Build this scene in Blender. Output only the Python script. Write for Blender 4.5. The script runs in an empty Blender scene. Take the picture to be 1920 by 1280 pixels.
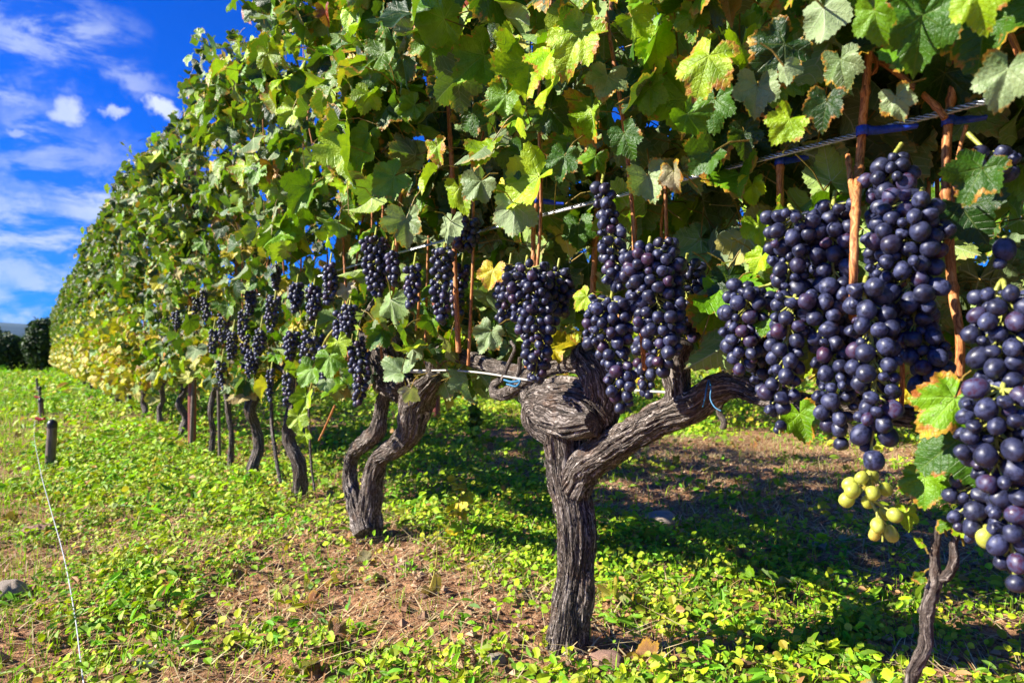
import bpy, math, random
import numpy as np
from mathutils import Vector, Matrix

random.seed(11)
RNG = np.random.default_rng(11)
S = bpy.context.scene
COL = S.collection
H = 0.5            # camera height above the ground
F = 1280.0         # focal length in photo pixels
HY = 665.0         # horizon row in the photo

# ------------------------------------------------------------------ camera
cam_d = bpy.data.cameras.new('camera')
cam = bpy.data.objects.new('camera', cam_d); COL.objects.link(cam)
cam.location = (0, 0, H); cam.rotation_euler = (math.radians(90), 0, 0)
cam_d.sensor_width = 36; cam_d.lens = 24.0
cam_d.shift_y = (HY - 640) / 1920.0
cam_d.clip_start = 0.02; cam_d.clip_end = 20000
cam_d.dof.use_dof = True; cam_d.dof.focus_distance = 0.95; cam_d.dof.aperture_fstop = 9.0
S.camera = cam

# ------------------------------------------------------------------ light
SUN_EL = 33.0
sx, sy = -1.0, -0.16                         # horizontal direction towards the sun
az = math.atan2(sx, sy)                      # clockwise from +Y
sd = bpy.data.lights.new('sun', 'SUN'); sun = bpy.data.objects.new('sun', sd); COL.objects.link(sun)
sd.energy = 5.0; sd.angle = math.radians(0.5); sd.color = (1.0, 0.94, 0.82)
el = math.radians(SUN_EL)
hv = Vector((sx, sy, 0)).normalized()
tosun = Vector((hv.x * math.cos(el), hv.y * math.cos(el), math.sin(el)))
sun.rotation_euler = tosun.to_track_quat('Z', 'Y').to_euler()

S.view_settings.view_transform = 'Standard'
S.view_settings.look = 'None'
S.view_settings.exposure = 1.42
S.view_settings.gamma = 1.0
S.cycles.max_bounces = 8; S.cycles.diffuse_bounces = 2; S.cycles.glossy_bounces = 2
S.cycles.transmission_bounces = 4; S.cycles.transparent_max_bounces = 8
S.cycles.use_denoising = True


class NT:
    """small helper to write node trees"""
    def __init__(s, tree):
        s.t = tree; s.n = tree.nodes; s.l = tree.links
    def new(s, typ, ins=None, **kw):
        nd = s.n.new(typ)
        for k, v in kw.items(): setattr(nd, k, v)
        if ins:
            for k, v in ins.items():
                sock = nd.inputs[k]
                if isinstance(v, bpy.types.NodeSocket): s.l.new(v, sock)
                elif isinstance(v, bpy.types.Node): s.l.new(v.outputs[0], sock)
                else:
                    sock.default_value = v
        return nd
    def math(s, op, a, b=None, c=None, clamp=False):
        ins = {0: a}
        if b is not None: ins[1] = b
        if c is not None: ins[2] = c
        return s.new('ShaderNodeMath', ins, operation=op, use_clamp=clamp).outputs[0]
    def vmath(s, op, a, b=None):
        ins = {0: a}
        if b is not None: ins[1] = b
        return s.new('ShaderNodeVectorMath', ins, operation=op)
    def mix(s, fac, a, b, blend='MIX'):
        nd = s.n.new('ShaderNodeMix'); nd.data_type = 'RGBA'; nd.blend_type = blend
        for i, v in ((0, fac), (6, a), (7, b)):
            if isinstance(v, bpy.types.NodeSocket): s.l.new(v, nd.inputs[i])
            else: nd.inputs[i].default_value = v if i == 0 else (*v[:3], 1)
        return nd.outputs[2]
    def ss(s, x, lo, hi, a=0.0, b=1.0):
        nd = s.new('ShaderNodeMapRange', {0: x, 1: lo, 2: hi, 3: a, 4: b}); nd.interpolation_type = 'SMOOTHSTEP'
        return nd.outputs[0]
    def noise(s, vec, scale, detail=3, rough=0.5, dist=0.0):
        return s.new('ShaderNodeTexNoise', {'Vector': vec, 'Scale': scale, 'Detail': detail, 'Roughness': rough, 'Distortion': dist})


# ------------------------------------------------------------------ sky
def pdir(px, py):
    v = Vector(((px - 960) / F, 1.0, (HY - py) / F)); v.normalize(); return v

w = bpy.data.worlds.new('World'); S.world = w; w.use_nodes = True
nt = NT(w.node_tree); nt.n.clear()
sky = nt.new('ShaderNodeTexSky'); sky.sky_type = 'NISHITA'; sky.sun_disc = False
sky.sun_elevation = el; sky.sun_rotation = az; sky.air_density = 1.0; sky.dust_density = 0.3; sky.ozone_density = 2.5
tc = nt.new('ShaderNodeTexCoord'); D = tc.outputs['Generated']
sky_c = nt.mix(1.0, sky.outputs[0], (0.02, 0.40, 1.5), 'MULTIPLY')
sep = nt.new('ShaderNodeSeparateXYZ', {0: D})
zz = nt.math('ADD', nt.math('MAXIMUM', sep.outputs[2], 0.0), 0.10)
pl = nt.new('ShaderNodeCombineXYZ', {0: nt.math('DIVIDE', sep.outputs[0], zz), 1: nt.math('DIVIDE', sep.outputs[1], zz), 2: 0.0})
n1 = nt.noise(pl.outputs[0], 0.9, 7, 0.6, 0.4)
n2 = nt.noise(pl.outputs[0], 3.5, 6, 0.6, 0.6)
warp = nt.noise(D, 9.0, 6, 0.62)
warpv = nt.vmath('SCALE', nt.vmath('SUBTRACT', warp.outputs['Color'], (0.5, 0.5, 0.5)).outputs[0]); warpv.inputs['Scale'].default_value = 0.16
DW = nt.vmath('ADD', D, warpv.outputs[0]).outputs[0]
def blob(px, py, rx, ry, soft, amt, rot=0.0, vec=None):
    """cloud patch round a fixed direction of the sky, soft = edge width (fraction)"""
    c = pdir(px, py)
    right = Vector((c.y, -c.x, 0)).normalized(); up = right.cross(c)
    r = right * math.cos(rot) + up * math.sin(rot); u = up * math.cos(rot) - right * math.sin(rot)
    df = nt.vmath('SUBTRACT', vec or DW, tuple(c)).outputs[0]
    a = nt.math('DIVIDE', nt.vmath('DOT_PRODUCT', df, tuple(r)).outputs['Value'], rx / 1500.0)
    b = nt.math('DIVIDE', nt.vmath('DOT_PRODUCT', df, tuple(u)).outputs['Value'], ry / 1500.0)
    d = nt.math('SQRT', nt.math('ADD', nt.math('MULTIPLY', a, a), nt.math('MULTIPLY', b, b)))
    return nt.math('MULTIPLY', nt.ss(d, 1.0 + soft, 1.0 - soft), amt)
warp2 = nt.noise(D, 38.0, 4, 0.6)
wv2 = nt.vmath('SCALE', nt.vmath('SUBTRACT', warp2.outputs['Color'], (0.5, 0.5, 0.5)).outputs[0]); wv2.inputs['Scale'].default_value = 0.035
D2 = nt.vmath('ADD', D, wv2.outputs[0]).outputs[0]
lump = [blob(306, 207, 30, 17, .35, 1.0, -.45, D2), blob(126, 208, 26, 22, .5, .85, .7, D2), blob(212, 211, 18, 8, .5, .75, .3, D2),
        blob(28, 250, 12, 7, .6, .5, 0, D2)]
wisp = [blob(40, 45, 100, 55, .9, .75), blob(20, 190, 75, 28, .9, .7), blob(200, 138, 70, 22, .9, .55), blob(95, 290, 75, 50, .9, .55),
        blob(250, 370, 130, 55, .8, 1.0, .25), blob(150, 330, 190, 40, .9, .5, .1), blob(110, 420, 190, 40, .9, .9), blob(60, 500, 190, 34, .9, .7), blob(60, 585, 220, 40, .9, .85)]
tot = None
for x in wisp:
    tot = x if tot is None else nt.math('MAXIMUM', tot, x)
tot = nt.math('MULTIPLY', tot, 0.88)
streak = nt.new('ShaderNodeMapping', {'Vector': D}); streak.inputs['Scale'].default_value = (7, 7, 20)
n3 = nt.noise(streak.outputs[0], 1.6, 6, 0.62, 0.3)
tot = nt.math('MULTIPLY', tot, nt.ss(n3.outputs[0], 0.40, 0.60, 0.03, 1.0))
for x in lump: tot = nt.math('MAXIMUM', tot, x)
gen = nt.math('MULTIPLY', nt.ss(n1.outputs[0], 0.53, 0.72), nt.ss(n2.outputs[0], 0.35, 0.65, 0.05, 0.3))
gen = nt.math('MULTIPLY', gen, nt.ss(sep.outputs[0], -0.62, -0.35, 0.25, 1.0))
tot = nt.math('MAXIMUM', tot, gen)
cloudc = nt.mix(nt.noise(D, 14, 4, 0.6).outputs[0], (3.6, 4.9, 7.4), (7.4, 7.7, 8.4))
fin = nt.mix(tot, sky_c, cloudc)
bg = nt.new('ShaderNodeBackground', {'Color': fin, 'Strength': 0.05})
wo = nt.new('ShaderNodeOutputWorld', {'Surface': bg.outputs[0]})

# ------------------------------------------------------------------ frame of the vine row
U = np.array([-0.5751, 0.8181, 0.0])     # along the row, away from the camera
N = np.array([-0.8181, -0.5751, 0.0])    # across the row, towards the camera and the sun
M = np.array([0.0905, 1.113, 0.0])       # foot of the near vine
UP = np.array([0.0, 0.0, 1.0])
def R(t, o, z): return M + t * U + o * N + z * UP
def drow(px, o=0.0): return (0.8730 - 1.2224 * o) / (0.703 + (px - 960) / F)
def PD(px, py, d): return np.array([(px - 960) / F * d, d, H + (HY - py) / F * d])
def P(px, py, o=0.0): return PD(px, py, drow(px, o))
def G(px, py): d = F * H / (py - HY); return np.array([(px - 960) / F * d, d, 0.0])
def tz(p): q = p - M; return float(q @ U)

# ------------------------------------------------------------------ numpy noise
def _h(ix, iy, iz, s):
    h = (ix * 374761393 + iy * 668265263 + iz * 2147483647 + s * 1274126177) & 0xFFFFFFFF
    h = ((h ^ (h >> 13)) * 1274126177) & 0xFFFFFFFF
    h = ((h ^ (h >> 16)) * 2246822519) & 0xFFFFFFFF
    return ((h ^ (h >> 15)) & 0xFFFFFF) / float(0xFFFFFF)
def vn(p, seed=0):
    p = np.asarray(p, dtype=np.float64); i = np.floor(p).astype(np.int64); f = p - i; f = f * f * (3 - 2 * f)
    r = 0
    for dx in (0, 1):
        wx = f[..., 0] if dx else 1 - f[..., 0]
        for dy in (0, 1):
            wy = f[..., 1] if dy else 1 - f[..., 1]
            for dz in (0, 1):
                wz = f[..., 2] if dz else 1 - f[..., 2]
                r = r + wx * wy * wz * _h(i[..., 0] + dx, i[..., 1] + dy, i[..., 2] + dz, seed)
    return r
def fbm(p, seed=0, oct=4, g=0.5):
    a, s, r = 1.0, 0.0, 0
    for k in range(oct):
        r = r + a * vn(np.asarray(p) * (2.03 ** k), seed + k * 17); s += a; a *= g
    return r / s
def v2(x, y, z=0.0): return np.stack([x, y, np.zeros_like(x) + z], axis=-1)

# ------------------------------------------------------------------ mesh helpers
def origin(p):
    o = np.zeros(3)
    while p is not None: o = o + np.array(p.location); p = p.parent
    return o
def mk(name, V, loops, starts, mat, parent=None, uv=None, uv2=None, col=None, smooth=True, at=None):
    V = np.asarray(V, dtype=np.float64)
    base = origin(parent) if parent is not None else (np.zeros(3) if at is None else np.asarray(at, dtype=float))
    me = bpy.data.meshes.new(name)
    me.vertices.add(len(V)); me.vertices.foreach_set('co', (V - base).astype(np.float32).ravel())
    me.loops.add(len(loops)); me.loops.foreach_set('vertex_index', np.asarray(loops, dtype=np.int32).ravel())
    me.polygons.add(len(starts)); me.polygons.foreach_set('loop_start', np.asarray(starts, dtype=np.int32))
    me.polygons.foreach_set('use_smooth', np.full(len(starts), smooth, dtype=bool))
    for nm, u in (('UVMap', uv), ('rim', uv2)):
        if u is not None:
            l = me.uv_layers.new(name=nm); l.data.foreach_set('uv', np.asarray(u, dtype=np.float32).ravel())
    if col is not None:
        a = me.color_attributes.new('tint', 'FLOAT_COLOR', 'POINT'); a.data.foreach_set('color', np.asarray(col, dtype=np.float32).ravel())
    me.update(calc_edges=True); me.validate()
    if mat: me.materials.append(mat)
    o = bpy.data.objects.new(name, me); COL.objects.link(o)
    if parent is not None: o.parent = parent
    elif at is not None: o.location = base
    return o
class B:
    """collects pieces of one mesh"""
    def __init__(s): s.V = []; s.L = []; s.T = []; s.uv = []; s.c = []; s.n = 0; s.nl = 0
    def add(s, V, F_, uv=None, col=None):
        F_ = np.asarray(F_)
        s.V.append(V); s.L.append((F_ + s.n).ravel()); s.T.append(np.arange(len(F_)) * F_.shape[1] + s.nl)
        s.uv.append(np.zeros((F_.size, 2)) if uv is None else uv)
        if col is not None: s.c.append(np.tile(col, (len(V), 1)))
        s.n += len(V); s.nl += F_.size
    def build(s, name, mat, parent=None, smooth=True, at=None):
        return mk(name, np.concatenate(s.V), np.concatenate(s.L), np.concatenate(s.T), mat, parent, uv=np.concatenate(s.uv),
                  col=np.concatenate(s.c) if s.c else None, smooth=smooth, at=at)
def empty(name, loc, label=None, cat=None, group=None):
    o = bpy.data.objects.new(name, None); COL.objects.link(o); o.location = loc; o.empty_display_size = 0.05
    return tag(o, label, cat, group)
def tag(o, label=None, cat=None, group=None, kind=None):
    if label: o['label'] = label
    if cat: o['category'] = cat
    if group: o['group'] = group
    if kind: o['kind'] = kind
    return o
def spline(pts, rad, step):
    """Catmull-Rom through pts (k,3) with radii; resampled"""
    pts = np.asarray(pts, float); rad = np.asarray(rad, float)
    if len(pts) == 2:
        n = max(2, int(np.linalg.norm(pts[1] - pts[0]) / step)); a = np.linspace(0, 1, n + 1)[:, None]
        return pts[0] * (1 - a) + pts[1] * a, (rad[0] * (1 - a[:, 0]) + rad[1] * a[:, 0])
    q = np.vstack([2 * pts[0] - pts[1], pts, 2 * pts[-1] - pts[-2]]); r = np.concatenate([[rad[0]], rad, [rad[-1]]])
    O, OR = [], []
    for i in range(1, len(q) - 2):
        n = max(2, int(np.linalg.norm(q[i + 1] - q[i]) / step))
        a = np.linspace(0, 1, n, endpoint=False)[:, None]
        O.append(0.5 * ((2 * q[i]) + (-q[i - 1] + q[i + 1]) * a + (2 * q[i - 1] - 5 * q[i] + 4 * q[i + 1] - q[i + 2]) * a ** 2 + (-q[i - 1] + 3 * q[i] - 3 * q[i + 1] + q[i + 2]) * a ** 3))
        b = a[:, 0] * a[:, 0] * (3 - 2 * a[:, 0]); OR.append(r[i] * (1 - b) + r[i + 1] * b)
    O.append(q[-2][None]); OR.append([r[-2]])
    return np.concatenate(O), np.concatenate(OR)
def tube(b, pts, rad, seg=8, step=0.01, bark=0.0, bf=7.0, twist=0.0, seed=0, cap=True, col=None, lump=0.0, flat=None, fine=0.0):
    C, r = spline(pts, rad, step); n = len(C)
    T = np.gradient(C, axis=0); T /= np.linalg.norm(T, axis=1)[:, None] + 1e-12
    A = np.zeros_like(C); ref = np.array([0.31, -0.95, 0.07]); a = ref - T[0] * (ref @ T[0]); a /= np.linalg.norm(a)
    for i in range(n):
        a = a - T[i] * (a @ T[i]); a /= np.linalg.norm(a) + 1e-12; A[i] = a
    Bn = np.cross(T, A)
    s = np.concatenate([[0], np.cumsum(np.linalg.norm(np.diff(C, axis=0), axis=1))])
    th = np.linspace(0, 2 * math.pi, seg, endpoint=False)
    TH = th[None, :] + twist * s[:, None]
    rr = np.repeat(r[:, None], seg, axis=1)
    if bark > 0:
        R0 = max(float(np.mean(r)), 0.004)
        q = np.stack([np.cos(th)[None] * np.ones((n, 1)) * bf * 0.5, np.sin(th)[None] * np.ones((n, 1)) * bf * 0.5, s[:, None] / R0 * 0.17 + np.zeros((1, seg))], -1)
        wob = (fbm(q * np.array([.6, .6, 1.2]), seed + 5, 2) - .5) * 1.6
        q2 = q + wob[..., None] * np.array([1, 1, 0])
        rid = 1 - np.abs(2 * fbm(q2, seed, 3) - 1) * 2.4
        rr = rr * (1 + bark * (rid - 0.5))
        if fine > 0:
            q3 = q2 * np.array([2.7, 2.7, 1.3])
            rr = rr + fine * (1 - np.abs(2 * vn(q3, seed + 9) - 1) * 2)
    if lump > 0:
        q = np.stack([np.cos(th)[None] * np.ones((n, 1)), np.sin(th)[None] * np.ones((n, 1)), s[:, None] / max(float(np.mean(r)), .004) * 0.55 + np.zeros((1, seg))], -1)
        rr = rr * (1 + lump * (fbm(q * 1.3, seed + 31, 2) - .5) * 2)
    rr2 = rr if flat is None else rr * flat
    V = C[:, None] + np.cos(TH)[..., None] * A[:, None] * rr[..., None] + np.sin(TH)[..., None] * Bn[:, None] * rr2[..., None]
    V = V.reshape(-1, 3)
    i = np.arange(n - 1)[:, None]; j = np.arange(seg)[None]; j2 = (j + 1) % seg
    Fq = np.stack([i * seg + j, i * seg + j2, (i + 1) * seg + j2, (i + 1) * seg + j], -1).reshape(-1, 4)
    cu = 2 * math.pi * float(np.mean(r)) / seg
    ju = np.broadcast_to(j, (n - 1, seg)); ii = np.broadcast_to(i, (n - 1, seg))
    uv = np.stack([np.stack([(ju + a_) * cu, s[ii + b_]], -1) for a_, b_ in ((0, 0), (1, 0), (1, 1), (0, 1))], 2).reshape(-1, 2)
    b.add(V, Fq, uv, col)
    if cap:
        for k, e in ((0, 0), (n - 1, 1)):
            c = C[k] + T[k] * (r[k] * (0.35 if e else -0.35))
            VV = np.vstack([V[k * seg:(k + 1) * seg], c[None]])
            jj = np.arange(seg); Ft = np.stack([jj, (jj + 1) % seg, np.full(seg, seg)], -1)
            if not e: Ft = Ft[:, ::-1]
            uvc = np.zeros((Ft.size, 2)) + np.array([0.01, s[k]]) + RNG.uniform(0, .01, (Ft.size, 2))
            b.add(VV, Ft, uvc, col)
    return C, r

# ------------------------------------------------------------------ materials
def newmat(name):
    m = bpy.data.materials.new(name); m.use_nodes = True; n = NT(m.node_tree); n.n.clear(); return m, n
def out(n, sh): n.new('ShaderNodeOutputMaterial', {'Surface': sh})

def leaf_material(name, gloss=0.42, transl=0.20, bump=0.5, scale=1.0):
    m, n = newmat(name)
    a = n.new('ShaderNodeAttribute', attribute_name='tint')
    uv = n.new('ShaderNodeUVMap', uv_map='UVMap'); rim = n.new('ShaderNodeUVMap', uv_map='rim')
    s_ = n.new('ShaderNodeSeparateXYZ', {0: uv.outputs[0]}); r_ = n.new('ShaderNodeSeparateXYZ', {0: rim.outputs[0]})
    s, t = s_.outputs[0], s_.outputs[1]
    main = n.ss(t, n.math('ADD', n.math('MULTIPLY', s, -0.012), 0.024), 0.008)
    sec = n.math('FRACT', n.math('MULTIPLY', n.math('SUBTRACT', s, n.math('MULTIPLY', t, 0.85)), 6.5))
    secd = n.math('ABSOLUTE', n.math('SUBTRACT', sec, 0.5))
    secl = n.ss(secd, 0.40, 0.49)
    vein = n.math('MAXIMUM', main, n.math('MULTIPLY', secl, 0.55))
    ge = n.new('ShaderNodeNewGeometry'); tcn = n.new('ShaderNodeTexCoord'); ob = tcn.outputs['Object']
    nz = n.noise(ob, 150 * scale, 4, 0.6); nb = n.noise(ob, 38 * scale, 3, 0.55); nc = n.noise(ob, 420 * scale, 2, 0.5)
    base = n.mix(n.ss(nb.outputs[0], 0.3, 0.7), a.outputs['Color'], n.mix(1.0, a.outputs['Color'], (0.5, 0.62, 0.4), 'MULTIPLY'))
    base = n.mix(n.math('MULTIPLY', vein, 0.22), base, n.mix(0.4, a.outputs['Color'], (0.55, 0.62, 0.16)))
    # browning that creeps in from the leaf's own edge and spots
    al = a.outputs['Alpha']
    e = n.math('ADD', r_.outputs[0], n.math('MULTIPLY', n.math('ADD', n.math('SUBTRACT', nz.outputs[0], 0.5), n.math('SUBTRACT', nb.outputs[0], 0.5)), 0.95))
    e = n.math('ADD', e, n.math('MULTIPLY', al, 0.40))
    brn = n.mix(nb.outputs[0], (0.30, 0.055, 0.012), (0.42, 0.20, 0.03))
    base = n.mix(n.ss(e, 1.08, 1.28), base, n.mix(n.ss(nz.outputs[0], .35, .65), (0.50, 0.36, 0.02), brn))
    sp = n.math('MULTIPLY', n.ss(nc.outputs[0], 0.66, 0.72), n.math('MULTIPLY', al, 1.1))
    base = n.mix(sp, base, (0.07, 0.03, 0.01))
    # felted, paler underside
    under = n.mix(0.48, base, (0.30, 0.38, 0.18))
    under = n.mix(n.math('MULTIPLY', vein, 0.6), under, (0.50, 0.54, 0.36))
    base2 = n.mix(ge.outputs['Backfacing'], base, under)
    hgt = n.math('ADD', n.math('MULTIPLY', vein, -0.7), n.math('ADD', n.math('MULTIPLY', nz.outputs[0], 1.3), n.math('MULTIPLY', nc.outputs[0], 0.35)))
    bm = n.new('ShaderNodeBump', {'Strength': bump, 'Distance': 0.0034, 'Height': hgt})
    rough = n.math('ADD', gloss, n.math('MULTIPLY', ge.outputs['Backfacing'], 0.3))
    p = n.new('ShaderNodeBsdfPrincipled', {'Base Color': base2, 'Roughness': rough, 'Normal': bm.outputs[0], 'Specular IOR Level': 0.34})
    tr = n.new('ShaderNodeBsdfTranslucent', {'Color': n.mix(1.0, n.mix(0.25, base, (0.35, 0.55, 0.02)), (1.35, 1.45, 0.8), 'MULTIPLY'), 'Normal': bm.outputs[0]})
    mx = n.new('ShaderNodeMixShader', {0: transl, 1: p.outputs[0], 2: tr.outputs[0]})
    out(n, mx.outputs[0]); return m

def bark_material(name, dark, mid, light, scale=1.0, bump=1.0, dist=0.006):
    m, n = newmat(name)
    uv = n.new('ShaderNodeUVMap', uv_map='UVMap'); tcn = n.new('ShaderNodeTexCoord')
    wv = n.noise(tcn.outputs['Object'], 35, 3, 0.5)
    u = n.vmath('ADD', uv.outputs[0], n.vmath('MULTIPLY', n.vmath('SUBTRACT', wv.outputs['Color'], (0.5, 0.5, 0.5)).outputs[0], (0.022, 0.02, 0)).outputs[0]).outputs[0]
    m1 = n.new('ShaderNodeMapping', {'Vector': u}); m1.inputs['Scale'].default_value = (300 * scale, 8 * scale, 1)
    m2 = n.new('ShaderNodeMapping', {'Vector': u}); m2.inputs['Scale'].default_value = (900 * scale, 22 * scale, 1)
    a = n.noise(m1.outputs[0], 1.0, 5, 0.62); b = n.noise(m2.outputs[0], 1.0, 3, 0.6); c = n.noise(tcn.outputs['Object'], 22, 4, 0.6)
    f = n.math('ADD', n.math('MULTIPLY', a.outputs[0], 0.7), n.math('MULTIPLY', b.outputs[0], 0.3))
    fl_ = n.noise(tcn.outputs['Object'], 190, 3, 0.6)
    f = n.math('ADD', f, n.math('MULTIPLY', n.math('SUBTRACT', fl_.outputs[0], 0.5), 0.22))
    colr = n.mix(n.ss(f, 0.40, 0.52), dark, mid)
    colr = n.mix(n.ss(f, 0.50, 0.62), colr, light)
    colr = n.mix(n.math('MULTIPLY', n.ss(c.outputs[0], 0.5, 0.72), 0.45), colr, (0.16, 0.075, 0.035))
    bm = n.new('ShaderNodeBump', {'Strength': bump, 'Distance': dist, 'Height': f})
    p = n.new('ShaderNodeBsdfPrincipled', {'Base Color': colr, 'Roughness': 0.62, 'Normal': bm.outputs[0], 'Specular IOR Level': 0.35})
    out(n, p.outputs[0]); return m

def simple(name, colr, rough=0.5, metal=0.0, nscale=60, var=0.35, bump=0.2, bd=0.001, spec=0.5, stretch=None):
    m, n = newmat(name); tcn = n.new('ShaderNodeTexCoord')
    vec = tcn.outputs['Object']
    if stretch:
        mp = n.new('ShaderNodeMapping', {'Vector': vec}); mp.inputs['Scale'].default_value = stretch; vec = mp.outputs[0]
    a = n.noise(vec, nscale, 5, 0.6)
    c = n.mix(n.ss(a.outputs[0], .3, .7), tuple(x * (1 - var) for x in colr), tuple(min(1, x * (1 + var)) for x in colr))
    bm = n.new('ShaderNodeBump', {'Strength': bump, 'Distance': bd, 'Height': a.outputs[0]})
    p = n.new('ShaderNodeBsdfPrincipled', {'Base Color': c, 'Roughness': rough, 'Metallic': metal, 'Normal': bm.outputs[0], 'Specular IOR Level': spec})
    out(n, p.outputs[0]); return m

MLEAF = leaf_material('vine_leaf')
MBARK = bark_material('old_vine_bark', (0.012, 0.008, 0.006), (0.12, 0.088, 0.068), (0.50, 0.43, 0.375), 1.25, 1.0, 0.014)
MBARKF = bark_material('dark_vine_bark', (0.018, 0.012, 0.010), (0.085, 0.062, 0.05), (0.36, 0.30, 0.25), 0.9, 1.0, 0.010)
MCANE = bark_material('cane_bark', (0.17, 0.055, 0.018), (0.50, 0.18, 0.05), (0.66, 0.33, 0.13), 1.6, 0.25, 0.0008)
MSHOOT = simple('green_shoot', (0.34, 0.30, 0.05), 0.5, var=0.4, nscale=90)
MRACHIS = simple('grape_stalk', (0.33, 0.34, 0.06), 0.5, var=0.4, nscale=200)
MWIRE = simple('steel_wire', (0.52, 0.53, 0.55), 0.30, 0.85, 400, 0.3, 0.2)
MWIREW = simple('white_plastic_wire', (0.50, 0.47, 0.42), 0.5, 0.0, 200, 0.15)
MTAPE = simple('blue_tape', (0.012, 0.045, 0.42), 0.32, 0.0, 300, 0.3, 0.15)
MTWINE = simple('teal_twine', (0.015, 0.13, 0.26), 0.5, 0.0, 300, 0.3, 0.3)
MRUST = simple('rust_brown_paint', (0.23, 0.055, 0.035), 0.5, 0.0, 30, 0.35, 0.2, stretch=(1, 1, .2))
MSTAKE = simple('weathered_stake', (0.13, 0.095, 0.07), 0.6, 0.0, 50, 0.5, 0.5, stretch=(3, 3, .4))
MSTAKET = simple('black_stake_top', (0.012, 0.011, 0.012), 0.4)
MRED = simple('red_clamp', (0.42, 0.03, 0.03), 0.4)
MSTONE = simple('limestone', (0.36, 0.29, 0.22), 0.85, 0.0, 40, 0.35, 0.8, 0.004)
MDRY = simple('dry_straw', (0.44, 0.34, 0.19), 0.7, 0.0, 60, 0.45)
MSTRING = simple('string', (0.42, 0.42, 0.46), 0.5, 0.0, 90, 0.2)

def grape_material(name, dark, bloom, red, greenish=False):
    m, n = newmat(name)
    oi = n.new('ShaderNodeObjectInfo'); ge = n.new('ShaderNodeNewGeometry'); tcn = n.new('ShaderNodeTexCoord'); ob = tcn.outputs['Object']
    rnd = n.math('FRACT', n.math('ADD', oi.outputs['Random'], ge.outputs['Random Per Island']))
    off = n.vmath('ADD', ob, n.new('ShaderNodeCombineXYZ', {0: n.math('MULTIPLY', rnd, 7.0), 1: n.math('MULTIPLY', rnd, 3.0), 2: 0.0}).outputs[0]).outputs[0]
    a = n.noise(off, 170, 5, 0.7); b = n.noise(off, 900, 3, 0.6)
    base = n.mix(n.ss(rnd, 0.80, 0.95), dark, red)
    bl = n.math('ADD', n.math('MULTIPLY', n.ss(a.outputs[0], 0.36, 0.60), 0.85), n.math('MULTIPLY', n.ss(b.outputs[0], 0.4, 0.7), 0.2))
    bl = n.math('MULTIPLY', bl, n.ss(n.math('FRACT', n.math('MULTIPLY', rnd, 7.3)), 0.0, 1.0, 0.45, 1.0))
    c = n.mix(bl, base, bloom)
    # small scar at the blossom end (local +Z)
    gz = n.new('ShaderNodeSeparateXYZ', {0: n.vmath('NORMALIZE', ob).outputs[0]})
    if not greenish: c = n.mix(n.ss(gz.outputs[2], 0.985, 0.993), c, (0.03, 0.018, 0.012))
    ro = n.math('ADD', 0.36, n.math('MULTIPLY', bl, 0.22))
    kw = {'Base Color': c, 'Roughness': ro, 'Specular IOR Level': 0.5}
    if greenish: kw.update({'Subsurface Weight': 0.85, 'Subsurface Radius': (0.012, 0.012, 0.003), 'Subsurface Scale': 0.8})
    p = n.new('ShaderNodeBsdfPrincipled', kw); out(n, p.outputs[0]); return m
MGRAPE = grape_material('blue_grape_skin', (0.006, 0.006, 0.016), (0.050, 0.058, 0.135), (0.045, 0.008, 0.022))
MGREEN = grape_material('green_grape_skin', (0.34, 0.36, 0.04), (0.42, 0.44, 0.09), (0.42, 0.30, 0.05), True)

# ------------------------------------------------------------------ leaf shape
def leaf_template(no, rings, teeth):
    """vine leaf, petiole at origin, tip +Y; sectors round the five main veins"""
    axes = [(-112, .66, 34), (-54, .86, 29), (0, 1.0, 27), (54, .86, 29), (112, .66, 34)]
    bounds = [-158, -84, -27, 27, 84, 158]
    V = [(0.0, 0.0)]; rho = [0.0]; faces = []; uv = []; rim = []
    ths = []; sec = []
    per = max(2, no // 5)
    for k in range(5):
        for j in range(per + (1 if k == 4 else 0)):
            ths.append(bounds[k] + (bounds[k + 1] - bounds[k]) * j / per); sec.append(k)
    ths = np.array(ths, float)
    r = np.zeros(len(ths))
    for a, L, wd in axes:
        x = np.abs(ths - a) / wd
        r = np.maximum(r, L * (1 - 0.25 * np.minimum(x, 1.8) ** 1.35))
    if teeth:
        ph = np.arange(len(ths)) % 2
        r *= np.where(ph == 0, 1.0, 1.0 - 0.075)
    r *= np.where(np.abs(ths) > 140, 0.88, 1.0)
    rr = np.linspace(0, 1, rings + 1)[1:]
    n = len(ths); th = np.radians(ths)
    for q in rr:
        for i in range(n):
            V.append((math.sin(th[i]) * r[i] * q, math.cos(th[i]) * r[i] * q)); rho.append(q)
    V = np.array(V); rho = np.array(rho)
    idx = lambda q, i: 1 + q * n + i
    Fs = []; 
    for i in range(n - 1):
        k = sec[i] if sec[i] == sec[min(i + 1, n - 1)] or True else 0
        Fs.append(([0, idx(0, i + 1), idx(0, i)], k))
        for q in range(rings - 1):
            Fs.append(([idx(q, i), idx(q, i + 1), idx(q + 1, i + 1), idx(q + 1, i)], k))
    loops, starts = [], []
    for f, k in Fs:
        starts.append(len(loops)); loops += f
        a = math.radians(axes[k][0]); d = (math.sin(a), math.cos(a))
        for v in f:
            x, y = V[v]; uv.append((x * d[0] + y * d[1], abs(-x * d[1] + y * d[0]))); rim.append((rho[v], 0))
    # normal of faces should be +Z
    P3 = np.array(loops)
    # petiole: a thin two-sided strip behind the blade
    return dict(V=V * 0.56, rho=rho, loops=np.array(loops), starts=np.array(starts), uv=np.array(uv), rim=np.array(rim))
T_HI = leaf_template(60, 3, True); T_MID = leaf_template(30, 2, True); T_LO = leaf_template(15, 1, False)

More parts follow.
